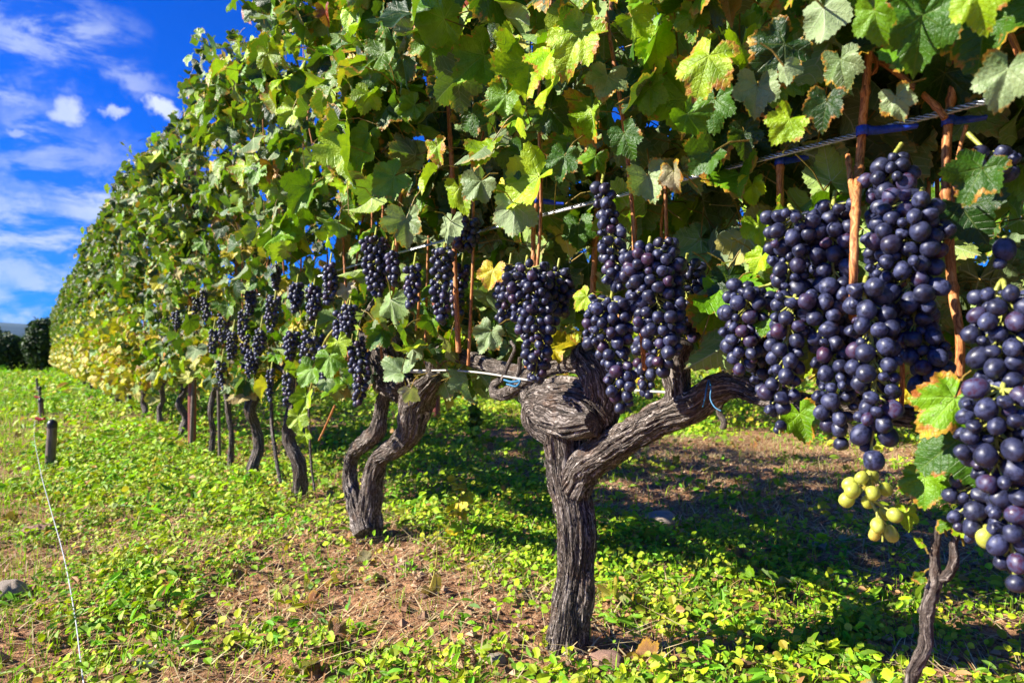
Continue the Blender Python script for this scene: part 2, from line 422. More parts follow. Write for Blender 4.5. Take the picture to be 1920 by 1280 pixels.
def norm(a): return a / (np.linalg.norm(a, axis=-1, keepdims=True) + 1e-12)
def leaf_cloud(pos, nrm, tip, size, col, tpl, curl=1.0, petiole=True, rng=RNG):
    """vertices, loops ... of many leaves; pos = petiole junction"""
    n = len(pos); Vt = tpl['V']; nv = len(Vt)
    x, y = Vt[:, 0][None], Vt[:, 1][None]; rr = np.hypot(x, y); rho = tpl['rho'][None]
    u = lambda a, b: rng.uniform(a, b, (n, 1))
    fold, cup, droop = u(-.05, .55), u(-.35, .55), u(-.1, .9)
    ang = np.arctan2(x, y)
    z = fold * np.abs(x) * 0.9 - cup * x * x * 1.6 - droop * np.sign(y) * y * y * 0.9
    z = z + u(.02, .075) * np.sin(ang * u(2.2, 4.2) + u(0, 6.28)) * rho ** 1.5 + u(.0, .022) * np.sin(ang * u(8, 13) + u(0, 6.28)) * rho ** 3
    z = z + u(.01, .045) * np.sin(x * u(8, 17) + u(0, 6.28)) * np.sin(y * u(8, 17) + u(0, 6.28)) + u(-.10, .10) * x * y * 2
    z = z + .028 * np.abs(np.sin(ang * 3.333)) * rho
    roll = u(-.5, .9) * (rng.random((n, 1)) < .35)       # some leaves roll up at one side
    z = z + roll * np.maximum(x - .1, 0) ** 1.5 * 1.5
    z = z * curl
    xs = x * u(.82, 1.1) * (1 - .15 * fold); ys = y * u(.9, 1.08)
    Z = norm(nrm); Y = norm(tip - Z * np.sum(tip * Z, -1, keepdims=True)); X = np.cross(Y, Z)
    sz = size[:, None]
    W = pos[:, None] + (X[:, None] * xs[..., None] + Y[:, None] * ys[..., None] + Z[:, None] * z[..., None]) * sz[..., None] * 1.0
    V = W.reshape(-1, 3)
    off = (np.arange(n) * nv)[:, None]
    loops = (tpl['loops'][None] + off).ravel(); nl = len(tpl['loops'])
    starts = (tpl['starts'][None] + (np.arange(n) * nl)[:, None]).ravel()
    uv = np.tile(tpl['uv'], (n, 1)); rim = np.tile(tpl['rim'], (n, 1))
    C = np.repeat(col, nv, axis=0)
    if petiole:
        # three-sided thin stalk from the junction back and down into the canopy
        L = size * rng.uniform(.45, .9, n); back = norm(-Z * .8 - Y * .5 + rng.normal(0, .35, (n, 3)) + np.array([0, 0, -.1]))
        e = pos + back * L[:, None]; mid = (pos + e) / 2 + np.array([0, 0, 1]) * L[:, None] * .12
        a = norm(np.cross(back, np.array([.3, .2, 1.0]))); b = np.cross(back, a); wd = 0.0011
        ring = [a * wd, (-.5 * a + .87 * b) * wd, (-.5 * a - .87 * b) * wd]
        VV = np.stack([c + k for c in (pos, mid, e) for k in ring], 1)       # n,9,3
        f = []
        for i in (0, 3):
            for j in range(3): f.append([i + j, i + (j + 1) % 3, i + 3 + (j + 1) % 3, i + 3 + j])
        f = np.array(f)
        base = len(V); lo = (f.ravel()[None] + (np.arange(n) * 9)[:, None]).ravel() + base
        st = np.arange(n * 6) * 4 + len(loops)
        V = np.concatenate([V, VV.reshape(-1, 3)]); loops = np.concatenate([loops, lo]); starts = np.concatenate([starts, st])
        uv = np.concatenate([uv, np.tile([[0.3, 0.3]], (len(lo), 1))]); rim = np.concatenate([rim, np.zeros((len(lo), 2))])
        pc = np.tile(np.array([[.38, .24, .06, 0.0]]), (n * 9, 1)); C = np.concatenate([C, pc])
    return V, loops, starts, uv, rim, C

PAL = dict(dark=(.016, .050, .006), green=(.046, .125, .005), bright=(.15, .30, .005), lime=(.36, .50, .008), yellow=(.68, .50, .015),
           orange=(.50, .20, .02), red=(.32, .05, .02), pale=(.26, .33, .15), tan=(.40, .33, .20))
def palette(n, wts, rng=RNG):
    ks = list(wts); p = np.array([wts[k] for k in ks], float); p /= p.sum()
    c = np.array([PAL[k] for k in ks])[rng.choice(len(ks), n, p=p)]
    c = c * rng.uniform(.72, 1.28, (n, 1)) * rng.uniform(.9, 1.1, (n, 3))
    al = np.clip(rng.beta(1.3, 2.6, n), 0, 1)
    return np.concatenate([np.clip(c, 0, .8), al[:, None]], 1)

def canopy(t0, t1, zlo, zhi, n, sizes=(.07, .125), front=.6, thick=.2, wts=None, low_wts=None, lowz=.6, seed=1, ends=0.1, cut=None):
    rng = np.random.default_rng(seed)
    t = rng.uniform(t0 - ends, t1 + ends, n); zt = rng.random(n)
    top = zhi + (vn(v2(t * 3.1, t * 0 + 2.2), 77) - .5) * .42 + (vn(v2(t * 9, t * 0 + 7.2), 78) - .5) * .26
    z = zlo + zt * (top - zlo)
    face = rng.random(n)
    bump = (fbm(v2(t * 3.2, z * 3.2), 41, 3) - .5) * .30
    rnd = np.minimum(1.0, (top - z) / .35 + .25)
    o = np.where(face < front, thick * rnd + bump + rng.normal(0, .03, n), np.where(face < front + .17, rng.uniform(-thick, thick, n), -thick * rnd + bump + rng.normal(0, .04, n)))
    pos = M + t[:, None] * U + o[:, None] * N + z[:, None] * UP
    sgn = np.where(o > 0, 1.0, -1.0)
    nrm = N * (sgn * .75)[:, None] + UP * rng.uniform(.1, .75, n)[:, None] + rng.normal(0, .55, (n, 3))
    tip = -UP * .8 + N * (sgn * .25)[:, None] + rng.normal(0, .45, (n, 3))
    flip = rng.random(n) < .13; nrm[flip] *= -1
    size = rng.uniform(*sizes, n) * (1 - .25 * (zt > .93))
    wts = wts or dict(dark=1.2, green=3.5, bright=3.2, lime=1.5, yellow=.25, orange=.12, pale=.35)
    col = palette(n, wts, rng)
    if low_wts:
        lc = palette(n, low_wts, rng); pl_ = np.clip((lowz - z) / .35 + .5, 0, 1) > rng.random(n); col[pl_] = lc[pl_]
    hole = (fbm(v2(t * 4.6, z * 4.6), 63, 2) > .60) & (rng.random(n) < .72) & ((z > 1.05) | (t > 1.2)) & (t < 8)
    if front > 0: pos, nrm, tip, size, col, t, o, z = [q[~hole] for q in (pos, nrm, tip, size, col, t, o, z)]
    if cut is not None:
        k = cut(t, o, z, rng); pos, nrm, tip, size, col = pos[k], nrm[k], tip[k], size[k], col[k]
    return pos, nrm, tip, size, col
CORR = []      # fruit kept in view and sunlit by leaving out leaves: (points, radius)
DEFER = []
def foliage(parent, sets, tpl, name='foliage', later=False):
    if later: DEFER.append((parent, sets, tpl)); return
    pos, nrm, tip, size, col = [np.concatenate(x) for x in zip(*sets)]
    rr_ = np.random.default_rng(len(pos)); keep = np.ones(len(pos), bool); ctr = pos + norm(tip) * size[:, None] * .3
    for Q, rd in CORR:
        for tgt in ('eye', 'sun'):
            for q in Q:
                dv = norm(np.array([0, 0, H]) - q) if tgt == 'eye' else np.array(tosun)
                w_ = ctr - q; al_ = w_ @ dv; dist_ = np.linalg.norm(w_ - al_[:, None] * dv, axis=1)
                hit = (al_ > -.01) & (al_ < .6) & (dist_ < rd + size * .38)
                keep &= ~(hit & (rr_.random(len(pos)) < (.64 if tgt == 'eye' else .45)))
    pos, nrm, tip, size, col = pos[keep], nrm[keep], tip[keep], size[keep], col[keep]
    V, lo, st, uv, rim, C = leaf_cloud(pos, nrm, tip, size, col, tpl, curl=1.2)
    return mk(name, V, lo, st, MLEAF, parent, uv=uv, uv2=rim, col=C)

# ------------------------------------------------------------------ vines
ROWG = 'grape vines of the near row'
def px_tube(b, pts, o=0.0, **kw):
    """pts: (px, py, radius px[, extra offset towards camera])"""
    C = []; r = []
    for p in pts:
        oo = o + (p[3] if len(p) > 3 else 0.0); d = drow(p[0], oo)
        C.append(PD(p[0], p[1], d)); r.append(p[2] / F * d)
    return tube(b, C, r, **kw)
def fibres(b, C, r, n, seed, wd=.0016, lift=.0035, length=(.03, .11)):
    """loose bark strips that peel along a trunk"""
    rng = np.random.default_rng(seed); s = np.concatenate([[0], np.cumsum(np.linalg.norm(np.diff(C, axis=0), axis=1))])
    T = np.gradient(C, axis=0); T /= np.linalg.norm(T, axis=1)[:, None]
    for k in range(n):
        L = rng.uniform(*length); s0 = rng.uniform(0, max(s[-1] - L, .01)); th = rng.uniform(0, 6.283); tw = rng.uniform(-5, 5)
        ss_ = np.linspace(s0, min(s0 + L, s[-1]), 8); c = np.stack([np.interp(ss_, s, C[:, i]) for i in range(3)], 1)
        tt = norm(np.stack([np.interp(ss_, s, T[:, i]) for i in range(3)], 1)); rr = np.interp(ss_, s, r)
        a = norm(np.cross(tt, np.array([.2, .9, .1]))); bb = np.cross(tt, a)
        q = np.linspace(-1, 1, 8); thv = th + tw * (ss_ - s0)
        lf = rr * 1.04 + lift * (np.abs(q) ** 3) * rng.uniform(.2, 1.6)
        e = a * np.cos(thv)[:, None] + bb * np.sin(thv)[:, None]; side = norm(np.cross(tt, e))
        p = c + e * lf[:, None]; w_ = wd * rng.uniform(.5, 1.5) * (1 - q ** 4 * .8)[:, None]
        V = np.concatenate([p - side * w_, p + e * .0008, p + side * w_]); m_ = 8
        F1 = [[i, i + m_, i + m_ + 1, i + 1] for i in range(7)] + [[i + m_, i + 2 * m_, i + 2 * m_ + 1, i + m_ + 1] for i in range(7)]
        uv = np.array([[ (th + (v // m_) * .003), ss_[v % m_]] for f in F1 for v in f]); b.add(V, F1, uv)
def cane(parent, pts, o=0.0, mat=None, seg=10, nodes=True, name='cane'):
    pts = [(p[0], p[1], p[2] * .88, *p[3:]) for p in pts]
    b = B(); C, r = px_tube(b, pts, o, seg=seg, step=.004, bark=.06, seed=int(pts[0][0]))
    if nodes and len(C) > 20:
        for f in np.linspace(.08, .95, max(2, int(len(C) * .004 / .07))):
            i = int(f * (len(C) - 3)) + 1; T = norm(C[i + 1] - C[i - 1])
            tube(b, [C[i] - T * .006, C[i], C[i] + T * .006], [r[i] * 1.0, r[i] * 1.32, r[i] * 1.0], seg=seg, step=.002, cap=False)
    return b.build(name, mat or MCANE, parent)
def wild_cane(parent, t, o, z0, z1, r, rng, lean=.12):
    b = B(); pts = []; k = 5; dt, do = rng.normal(0, lean), rng.normal(0, .05)
    for i in range(k):
        f = i / (k - 1); pts.append(R(t + dt * f + rng.normal(0, .012), o + do * f + rng.normal(0, .012), z0 + (z1 - z0) * f))
    tube(b, pts, np.linspace(r, r * .45, k), seg=7, step=.03)
    return b.build('cane', MCANE, parent)

vines = {}
# --- near vine with the fist-like head
v0 = empty('grape_vine', R(0, 0, 0), 'old grape vine in front with a fist-like swollen head and one arm reaching sideways', 'grape vine', ROWG); vines[0] = v0
b = B()
C, r = px_tube(b, [(1064, 1268, 62), (1062, 1228, 42), (1068, 1165, 33), (1076, 1090, 29), (1082, 1010, 33), (1073, 940, 32), (1062, 880, 34), (1060, 830, 37), (1060, 795, 43), (1066, 765, 52), (1078, 744, 44)],
               seg=180, step=.0022, bark=.17, bf=8, seed=3, lump=.16, twist=.8, fine=.0024)
fibres(b, C, r, 330, 5, wd=.0011)
# swollen head folding over itself
C2, r2 = px_tube(b, [(1120, 800, 30, .0), (1112, 770, 40, .012), (1075, 752, 40, .022), (1030, 750, 36, .025), (1000, 748, 24, .022), (990, 732, 13, .014)], seg=120, step=.002, bark=.2, bf=8, seed=9, lump=.15, fine=.0022)
fibres(b, C2, r2, 60, 15, length=(.02, .07))
C3, r3 = px_tube(b, [(1040, 800, 36, .01), (1005, 790, 20, .03), (1012, 770, 26, .03), (1060, 792, 30, .035), (1115, 790, 22, .03)], seg=90, step=.002, bark=.2, bf=8, seed=19, lump=.2, fine=.0022)
C4, r4 = px_tube(b, [(1105, 800, 38), (1126, 750, 34, .005), (1122, 705, 32, .01), (1096, 672, 24, .01), (1100, 650, 15)], seg=110, step=.002, bark=.2, bf=8, seed=29, lump=.18, fine=.0022)
fibres(b, C4, r4, 60, 25, length=(.02, .06))
px_tube(b, [(1088, 1180, 12), (1097, 1120, 16), (1098, 1060, 14), (1094, 1000, 13)], o=-.004, seg=50, step=.003, bark=.25, bf=7, seed=66, lump=.3, fine=.0015)
px_tube(b, [(1044, 1235, 17), (1044, 1190, 14), (1054, 1130, 11), (1060, 1060, 10)], o=.014, seg=50, step=.003, bark=.25, bf=7, seed=67, lump=.3, fine=.0015)
# roots flare
for k, (a, e) in enumerate(((1030, 1268), (1098, 1266), (1075, 1275))):
    px_tube(b, [(1062 + (a - 1062) * .3, 1215, 24), (1062 + (a - 1062) * .8, 1245, 20), (a, e, 12)], seg=40, step=.004, bark=.25, bf=7, seed=60 + k)
trunk = b.build('trunk', MBARK, v0)
b = B()
Ca, ra = px_tube(b, [(1078, 915, 30), (1100, 872, 31), (1145, 840, 28), (1195, 808, 27), (1250, 778, 28), (1300, 760, 29), (1335, 735, 26), (1375, 722, 21), (1420, 735, 19), (1480, 752, 17), (1560, 765, 16), (1660, 775, 15), (1760, 790, 14)],
                 seg=130, step=.0024, bark=.2, bf=7, seed=13, lump=.14, twist=1.5, fine=.0022)
fibres(b, Ca, ra, 130, 8)
px_tube(b, [(1262, 778, 26), (1272, 735, 22), (1268, 700, 24), (1270, 668, 20), (1284, 640, 12)], seg=80, step=.0024, bark=.24, bf=7, seed=23, lump=.2, fine=.001)
b.build('arm', MBARK, v0)
b = B()
Cb, rb_ = px_tube(b, [(1095, 680, 20), (1060, 685, 14), (1030, 692, 12), (990, 712, 14), (955, 735, 13), (930, 738, 10), (926, 722, 8), (938, 712, 6)], o=.02, seg=50, step=.003, bark=.2, bf=6, seed=33, lump=.15)
fibres(b, Cb, rb_, 25, 18, wd=.001, length=(.02, .05))
px_tube(b, [(1000, 702, 12), (930, 688, 13), (880, 672, 14), (845, 660, 15), (818, 672, 17), (810, 700, 12)], o=.0, seg=50, step=.003, bark=.2, bf=6, seed=34, lump=.15)
px_tube(b, [(940, 715, 4.5), (950, 690, 4), (965, 655, 3.4), (958, 640, 3)], o=.03, seg=10, step=.004, bark=.1)
px_tube(b, [(955, 730, 5), (972, 700, 4.5), (975, 670, 4)], o=.03, seg=10, step=.004, bark=.1)
b.build('arm', MBARK, v0)
for pts, o in (([(1192, 560, 5), (1190, 480, 5.5), (1189, 410, 5)], .06), ([(1186, 640, 4), (1160, 600, 4), (1180, 565, 4), (1192, 545, 5)], .07), ([(1268, 640, 4.5), (1255, 560, 4.5), (1250, 440, 4), (1246, 300, 4)], .0),
               ([(1002, 500, 5), (1000, 440, 5), (1008, 370, 5), (1022, 300, 5)], .03), ([(1096, 650, 7), (1110, 560, 6), (1118, 420, 6), (1128, 200, 5.5), (1143, 60, 5), (1150, -80, 5)], -.10),
               ([(1262, 640, 4), (1250, 500, 3.6), (1240, 420, 3.6), (1262, 300, 3.2)], -.05), ([(860, 660, 6), (853, 500, 5), (848, 330, 5), (838, 160, 4)], .05),
               ([(1463, 760, 8), (1463, 600, 8), (1463, 400, 8), (1462, 285, 7.5)], .0)):
    cane(v0, pts, o)

# --- the vine just outside the frame, whose canopy and canes fill the near side
vr = empty('grape_vine', R(-.86, 0, 0), 'grape vine nearest the camera, its orange canes tied to the wire over heavy grape bunches', 'grape vine', ROWG); vines[-1] = vr
b = B()
tube(b, [R(-.86, 0, -.03), R(-.85, .01, .15), R(-.87, 0, .3), R(-.84, .0, .42), R(-.78, 0, .46)], [.045, .037, .033, .04, .03], seg=60, step=.006, bark=.2, seed=41, lump=.15)
b.build('trunk', MBARKF, vr)
b = B(); px_tube(b, [(1990, 800, 24), (1900, 790, 20), (1820, 795, 16), (1720, 785, 13), (1660, 772, 11)], seg=40, step=.004, bark=.2, seed=42, lump=.15); b.build('arm', MBARKF, vr)
for pts, o in (([(1796, 790, 9), (1800, 640, 9), (1786, 540, 10), (1776, 400, 10), (1774, 300, 9.5), (1778, 230, 9), (1788, 150, 8), (1800, 60, 8), (1812, -60, 7)], .0),
               ([(1598, 770, 7, -.05), (1598, 640, 8, -.03), (1600, 530, 8.5, .08), (1604, 400, 9, .06), (1612, 300, 9), (1620, 200, 8.5), (1628, 115, 8), (1636, 40, 7.5), (1640, -50, 7)], .05),
               ([(1606, 398, 7, .06), (1596, 345, 6, .03), (1590, 292, 5.5)], .05),
               ([(1742, 420, 5), (1740, 330, 5), (1742, 220, 5), (1740, 130, 5), (1742, 0, 5)], -.12), ([(1760, 430, 4), (1757, 330, 4.4), (1760, 190, 4.4), (1765, 40, 4)], -.16),
               ([(1628, 108, 5), (1665, 125, 6), (1710, 160, 6.5), (1755, 200, 6.5), (1772, 222, 7)], .02),
               ([(1626, 140, 4.5), (1640, 135, 5), (1644, 118, 4), (1636, 104, 4)], .035),
               ([(1785, 400, 4), (1790, 330, 4), (1802, 270, 4), (1812, 235, 4)], .01),
               ([(1862, -20, 6), (1885, 40, 6.5), (1905, 90, 6.5), (1930, 150, 6.5)], .05),
               ([(1690, 770, 5), (1692, 700, 5), (1690, 640, 4)], .02)):
    cane(vr, pts, o)

# --- second vine, forked and gnarled
v1 = empty('grape_vine', R(.80, 0, 0), 'forked gnarled grape vine with two crooked stems meeting in a dark shaggy head', 'grape vine', ROWG); vines[1] = v1
b = B()
C, r = px_tube(b, [(690, 1062, 36), (692, 1030, 26), (690, 990, 23), (695, 940, 20), (700, 895, 17), (712, 858, 16), (742, 838, 18), (768, 812, 22), (776, 780, 27), (782, 750, 30), (800, 728, 21), (818, 706, 14)],
               seg=90, step=.003, bark=.22, bf=7, seed=51, lump=.2, twist=1, fine=.0022)
fibres(b, C, r, 90, 52)
C, r = px_tube(b, [(684, 1000, 20), (666, 940, 15), (656, 895, 13), (662, 850, 12), (688, 826, 16), (708, 806, 15), (714, 770, 12), (722, 735, 12), (732, 700, 15)], o=.02,
               seg=70, step=.003, bark=.22, bf=7, seed=53, lump=.2, fine=.001)
fibres(b, C, r, 60, 54, length=(.02, .07))
C, r = px_tube(b, [(760, 735, 24), (735, 705, 36), (722, 665, 40), (712, 625, 34), (722, 585, 27), (738, 550, 17)], seg=90, step=.003, bark=.26, bf=7, seed=55, lump=.22, fine=.0024)
fibres(b, C, r, 90, 56, length=(.03, .09), lift=.008)
b.build('trunk', MBARK, v1)
b = B(); px_tube(b, [(735, 690, 14), (670, 700, 10), (620, 700, 8), (570, 712, 8)], seg=24, step=.006, bark=.2, seed=57, lump=.2); b.build('arm', MBARKF, v1)
for pts, o in (([(735, 560, 4), (742, 480, 4), (748, 400, 4.5), (756, 320, 4.5)], .08), ([(705, 600, 4), (715, 480, 3.5), (718, 300, 3), (700, 100, 3)], -.02), ([(780, 620, 3), (786, 560, 3), (783, 520, 3)], .07)):
    cane(v1, pts, o)

def far_trunk(v, t, r0, seed, lean=0.0, zt=.46, near=True, parts=True):
    rng = np.random.default_rng(seed); b = B(); k = 7; pts = []
    for i in range(k):
        f = i / (k - 1); pts.append(R(t + lean * f * zt + rng.normal(0, .012) * (i > 0), rng.normal(0, .012) * (i > 0), -.03 + (zt + .03) * f))
    rad = r0 * np.array([1.3, 1.0, .92, .88, .95, 1.25, .9])
    tube(b, pts, rad, seg=44 if near else 14, step=.008 if near else .02, bark=.22, bf=6, seed=seed, lump=.22, fine=.001)
    b.build('trunk', MBARKF, v)
    if parts:
        b = B(); e = pts[-1]
        for s in (-1, 1):
            q = [e + U * s * x + UP * zz_ + N * rng.normal(0, .01) for x, zz_ in ((0, -.03), (.08, .0), (.2, .012), (.38, .0))]
            tube(b, q, [r0 * .75, r0 * .6, r0 * .45, r0 * .3], seg=16 if near else 8, step=.015, bark=.2, seed=seed + 3, lump=.15)
        b.build('arm', MBARKF, v)
    return pts
defs = [(2, 1.42, .024, 'grape vine with a broad dark trunk behind drooping lime shoots', 0.0),
        (3, 1.93, .021, 'upright grape vine with straight grey shaggy trunk on bare reddish soil', 0.05),
        (4, 2.30, .012, 'slender young grape vine with a thin dark trunk beside the grey shaggy one', 0.1),
        (5, 2.66, .013, 'slender grape vine with thin smooth trunk just before the rust brown post', -0.02),
        (6, 3.42, .020, 'grape vine with dark trunk leaning away just beyond the rust brown post', .32)]
for k, t, r0, lab, lean in defs:
    v = empty('grape_vine', R(t, 0, 0), lab, 'grape vine', ROWG); vines[k] = v
    far_trunk(v, t, r0, 70 + k, lean)
rngc = np.random.default_rng(5)
# thin canes rising through the canopy of every near vine
for k, t0, t1, n in ((0, -.35, .38, 3), (1, .42, 1.1, 5), (2, 1.12, 1.66, 4), (3, 1.7, 2.1, 4), (4, 2.14, 2.46, 2), (5, 2.5, 2.95, 3), (6, 3.0, 3.8, 5)):
    for i in range(n):
        wild_cane(vines[k], t0 + (t1 - t0) * (i + .5) / n, rngc.uniform(-.08, .10), .48, rngc.uniform(1.2, 1.7), rngc.uniform(.0028, .0038), rngc)

# --- foliage of the near vines
def cut0(t, o, z, rng):
    """leave the fruit zone open in front, thin it behind"""
    low = z < .74
    k = np.ones(len(t), bool)
    k &= ~(low & (o > .02) & (rng.random(len(t)) < .93))
    k &= ~(low & (o > -.3) & (rng.random(len(t)) < .35))
    k &= ~((z < 1.0) & (o > .13 + (z - .72) * .45))
    k &= ~((z > 1.08) & (fbm(v2(t * 5, z * 5), 61, 2) > .44) & (rng.random(len(t)) < .9))  # upper leaves, mostly out of view, thinned so sun flecks reach the ground
    return k
near_w = dict(dark=2.4, green=2.2, bright=3.4, lime=3.4, yellow=.3, orange=.12, pale=.4)
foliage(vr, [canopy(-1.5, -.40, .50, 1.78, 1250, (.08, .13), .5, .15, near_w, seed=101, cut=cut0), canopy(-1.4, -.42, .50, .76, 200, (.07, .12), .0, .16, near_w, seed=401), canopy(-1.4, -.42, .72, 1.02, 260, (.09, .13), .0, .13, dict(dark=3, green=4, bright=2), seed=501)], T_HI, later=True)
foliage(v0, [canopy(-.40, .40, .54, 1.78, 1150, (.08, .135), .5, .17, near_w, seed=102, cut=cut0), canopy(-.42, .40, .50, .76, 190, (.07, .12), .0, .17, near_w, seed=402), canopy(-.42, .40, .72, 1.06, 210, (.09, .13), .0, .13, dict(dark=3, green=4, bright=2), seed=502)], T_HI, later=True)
def cut1(t, o, z, rng):
    low = z < .66; k = np.ones(len(t), bool); k &= ~(low & (o > -.05) & (rng.random(len(t)) < .72)); return k
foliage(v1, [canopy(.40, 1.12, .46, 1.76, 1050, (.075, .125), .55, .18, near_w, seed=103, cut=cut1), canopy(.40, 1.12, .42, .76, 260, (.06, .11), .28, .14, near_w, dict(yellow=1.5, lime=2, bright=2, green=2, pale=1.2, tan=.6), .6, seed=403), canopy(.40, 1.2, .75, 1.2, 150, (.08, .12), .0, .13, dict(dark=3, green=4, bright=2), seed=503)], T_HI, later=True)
mid_w = dict(dark=3.2, green=3.6, bright=2.8, lime=1.3, yellow=.35, orange=.25, pale=.35, red=.12)
def cut2(t, o, z, rng):
    low = z < .60; k = np.ones(len(t), bool); k &= ~(low & ((o > -.02) & (rng.random(len(t)) < .45))); return k
for k, t0, t1 in ((2, 1.12, 1.68), (3, 1.68, 2.12), (4, 2.12, 2.48), (5, 2.48, 3.0), (6, 3.0, 3.85)):
    foliage(vines[k], [canopy(t0, t1, .38, 1.74, int((t1 - t0) * 1250), (.07, .115), .6, .18, mid_w, dict(yellow=2, lime=2, bright=2, green=2, orange=.5, pale=.7), .58, seed=110 + k, cut=cut2 if k < 6 else None), canopy(t0, t1, .38, .78, int((t1 - t0) * 620), (.055, .10), .5, .15, mid_w, dict(yellow=2.4, lime=2, bright=2, green=1.6, orange=.6, pale=.9, tan=.4), .62, seed=410 + k)], T_HI if k < 4 else T_MID, later=True)

# --- the rest of the row: four built vines, then copies
def shoots(t0, t1, seed, n=3, z0=1.68):
    rng = np.random.default_rng(seed); S_ = []
    for i in range(n):
        t = rng.uniform(t0, t1); o = rng.uniform(-.1, .15); L = rng.uniform(.12, .32); m_ = int(L / .035); dt, do = rng.normal(0, .25), rng.normal(0, .2)
        f = np.linspace(0, 1, m_); pos = M + (t + dt * f * L)[:, None] * U + (o + do * f * L)[:, None] * N + (z0 + f * L)[:, None] * UP
        S_.append((pos + rng.normal(0, .015, pos.shape), rng.normal(0, .6, pos.shape) + N * .4, rng.normal(0, .6, pos.shape), rng.uniform(.03, .06, m_), palette(m_, dict(lime=2, bright=2, green=1, orange=.4), rng)))
    return S_
protos = []
P0 = 4.3
for k in range(4):
    v = empty('grape_vine', R(P0, 0, 0), 'leafy grape vine with yellowing lower leaves in the distant stretch of the row', 'grape vine', 'distant vines of the near row')
    far_trunk(v, P0, .018 + .003 * k, 200 + k, rngc.uniform(-.15, .3), near=False, zt=.42)
    cs = canopy(P0 - .44, P0 + .44, .24, 1.76, 900, (.07, .115), .62, .19, dict(dark=4.2, green=3.8, bright=2.0, lime=.8, yellow=.3, orange=.14, pale=.2),
                dict(yellow=5.5, lime=2.2, orange=1.6, bright=.8, pale=.5), .78 + .05 * k, seed=300 + k)
    foliage(v, [cs] + shoots(P0 - .4, P0 + .4, 400 + k, 3 if k != 2 else 5), T_MID)
    for i in range(2): wild_cane(v, P0 + rngc.uniform(-.4, .4), rngc.uniform(0, .15), .35, 1.7, .004, rngc)
    protos.append(v)
def copy_vine(src, loc, label=None, group=None, sc=1.0, flip=False):
    r_ = src.copy(); COL.objects.link(r_); r_.location = loc; r_.scale = (1, 1, sc)
    if flip: r_.rotation_euler = (0, 0, math.pi)
    if label: r_['label'] = label
    if group: r_['group'] = group
    for ch in list(src.children):
        c = ch.copy(); COL.objects.link(c); c.parent = r_
    return r_
t = P0; k = 0; last = -1; rowv = []
while t < 27.5:
    j = k % 4 if k < 4 else random.choice([q for q in range(4) if q != last])
    last = j
    if k < 4: protos[k].location = R(t, 0, 0); rowv.append((t, protos[k]))
    else: rowv.append((t, copy_vine(protos[j], R(t, random.uniform(-.03, .03), 0), sc=random.uniform(.94, 1.06))))
    t += .86; k += 1
def top_shoot(px, pts, n_, wl, seed, wts):
    rng = np.random.default_rng(seed); W = np.array([PD(a, c, drow(px)) for a, c in pts]); tt = tz(W[0]); own = min(rowv + [(q, vines[q_]) for q_, q in ((6, 3.42), (5, 2.66), (3, 1.93))], key=lambda r_: abs(r_[0] - tt))[1]
    sc = own.scale[2]; W[:, 2] /= sc
    b = B(); C, r = tube(b, W, np.linspace(.004, .0015, len(W)), seg=6, step=.02); sh = b.build('shoot', MSHOOT, own)
    i = np.linspace(len(C) * .2, len(C) - 1, n_).astype(int); pos = C[i] + rng.normal(0, .012, (n_, 3))
    V, lo, st, uv, rim, CC = leaf_cloud(pos, N + rng.normal(0, .5, (n_, 3)), rng.normal(0, .7, (n_, 3)) - UP * .3, wl * rng.uniform(.6, 1.2, n_), palette(n_, wts, rng), T_MID, rng=rng)
    mk('foliage', V, lo, st, MLEAF, sh, uv=uv, uv2=rim, col=CC)
top_shoot(262, [(290, 350), (272, 318), (255, 300), (232, 270)], 13, .062, 1, dict(lime=3, yellow=1, orange=.5))
top_shoot(200, [(212, 460), (205, 420), (195, 385)], 12, .085, 2, dict(green=3, dark=2))
top_shoot(372, [(392, 190), (378, 150), (366, 128)], 7, .05, 3, dict(green=3, bright=2))
top_shoot(300, [(318, 300), (302, 272), (294, 262)], 6, .05, 4, dict(green=3, bright=2))
top_shoot(134, [(140, 560), (136, 530), (132, 500)], 7, .10, 5, dict(green=3, bright=2))
# two more rows behind, seen through the openings
for (off, a, e, lab, grp) in ((-3.05, -3.2, 9.5, 'vine of the second row in the dark shade beyond the opening under the near row', 'vines of the second row'),
                              (-6.0, -4.5, 16, 'vine of the third row glimpsed far beyond the shaded strip', 'vines of the third row')):
    t = a
    while t < e:
        copy_vine(random.choice(protos), R(t, off, 0), lab, grp, random.uniform(.94, 1.04)); t += .88

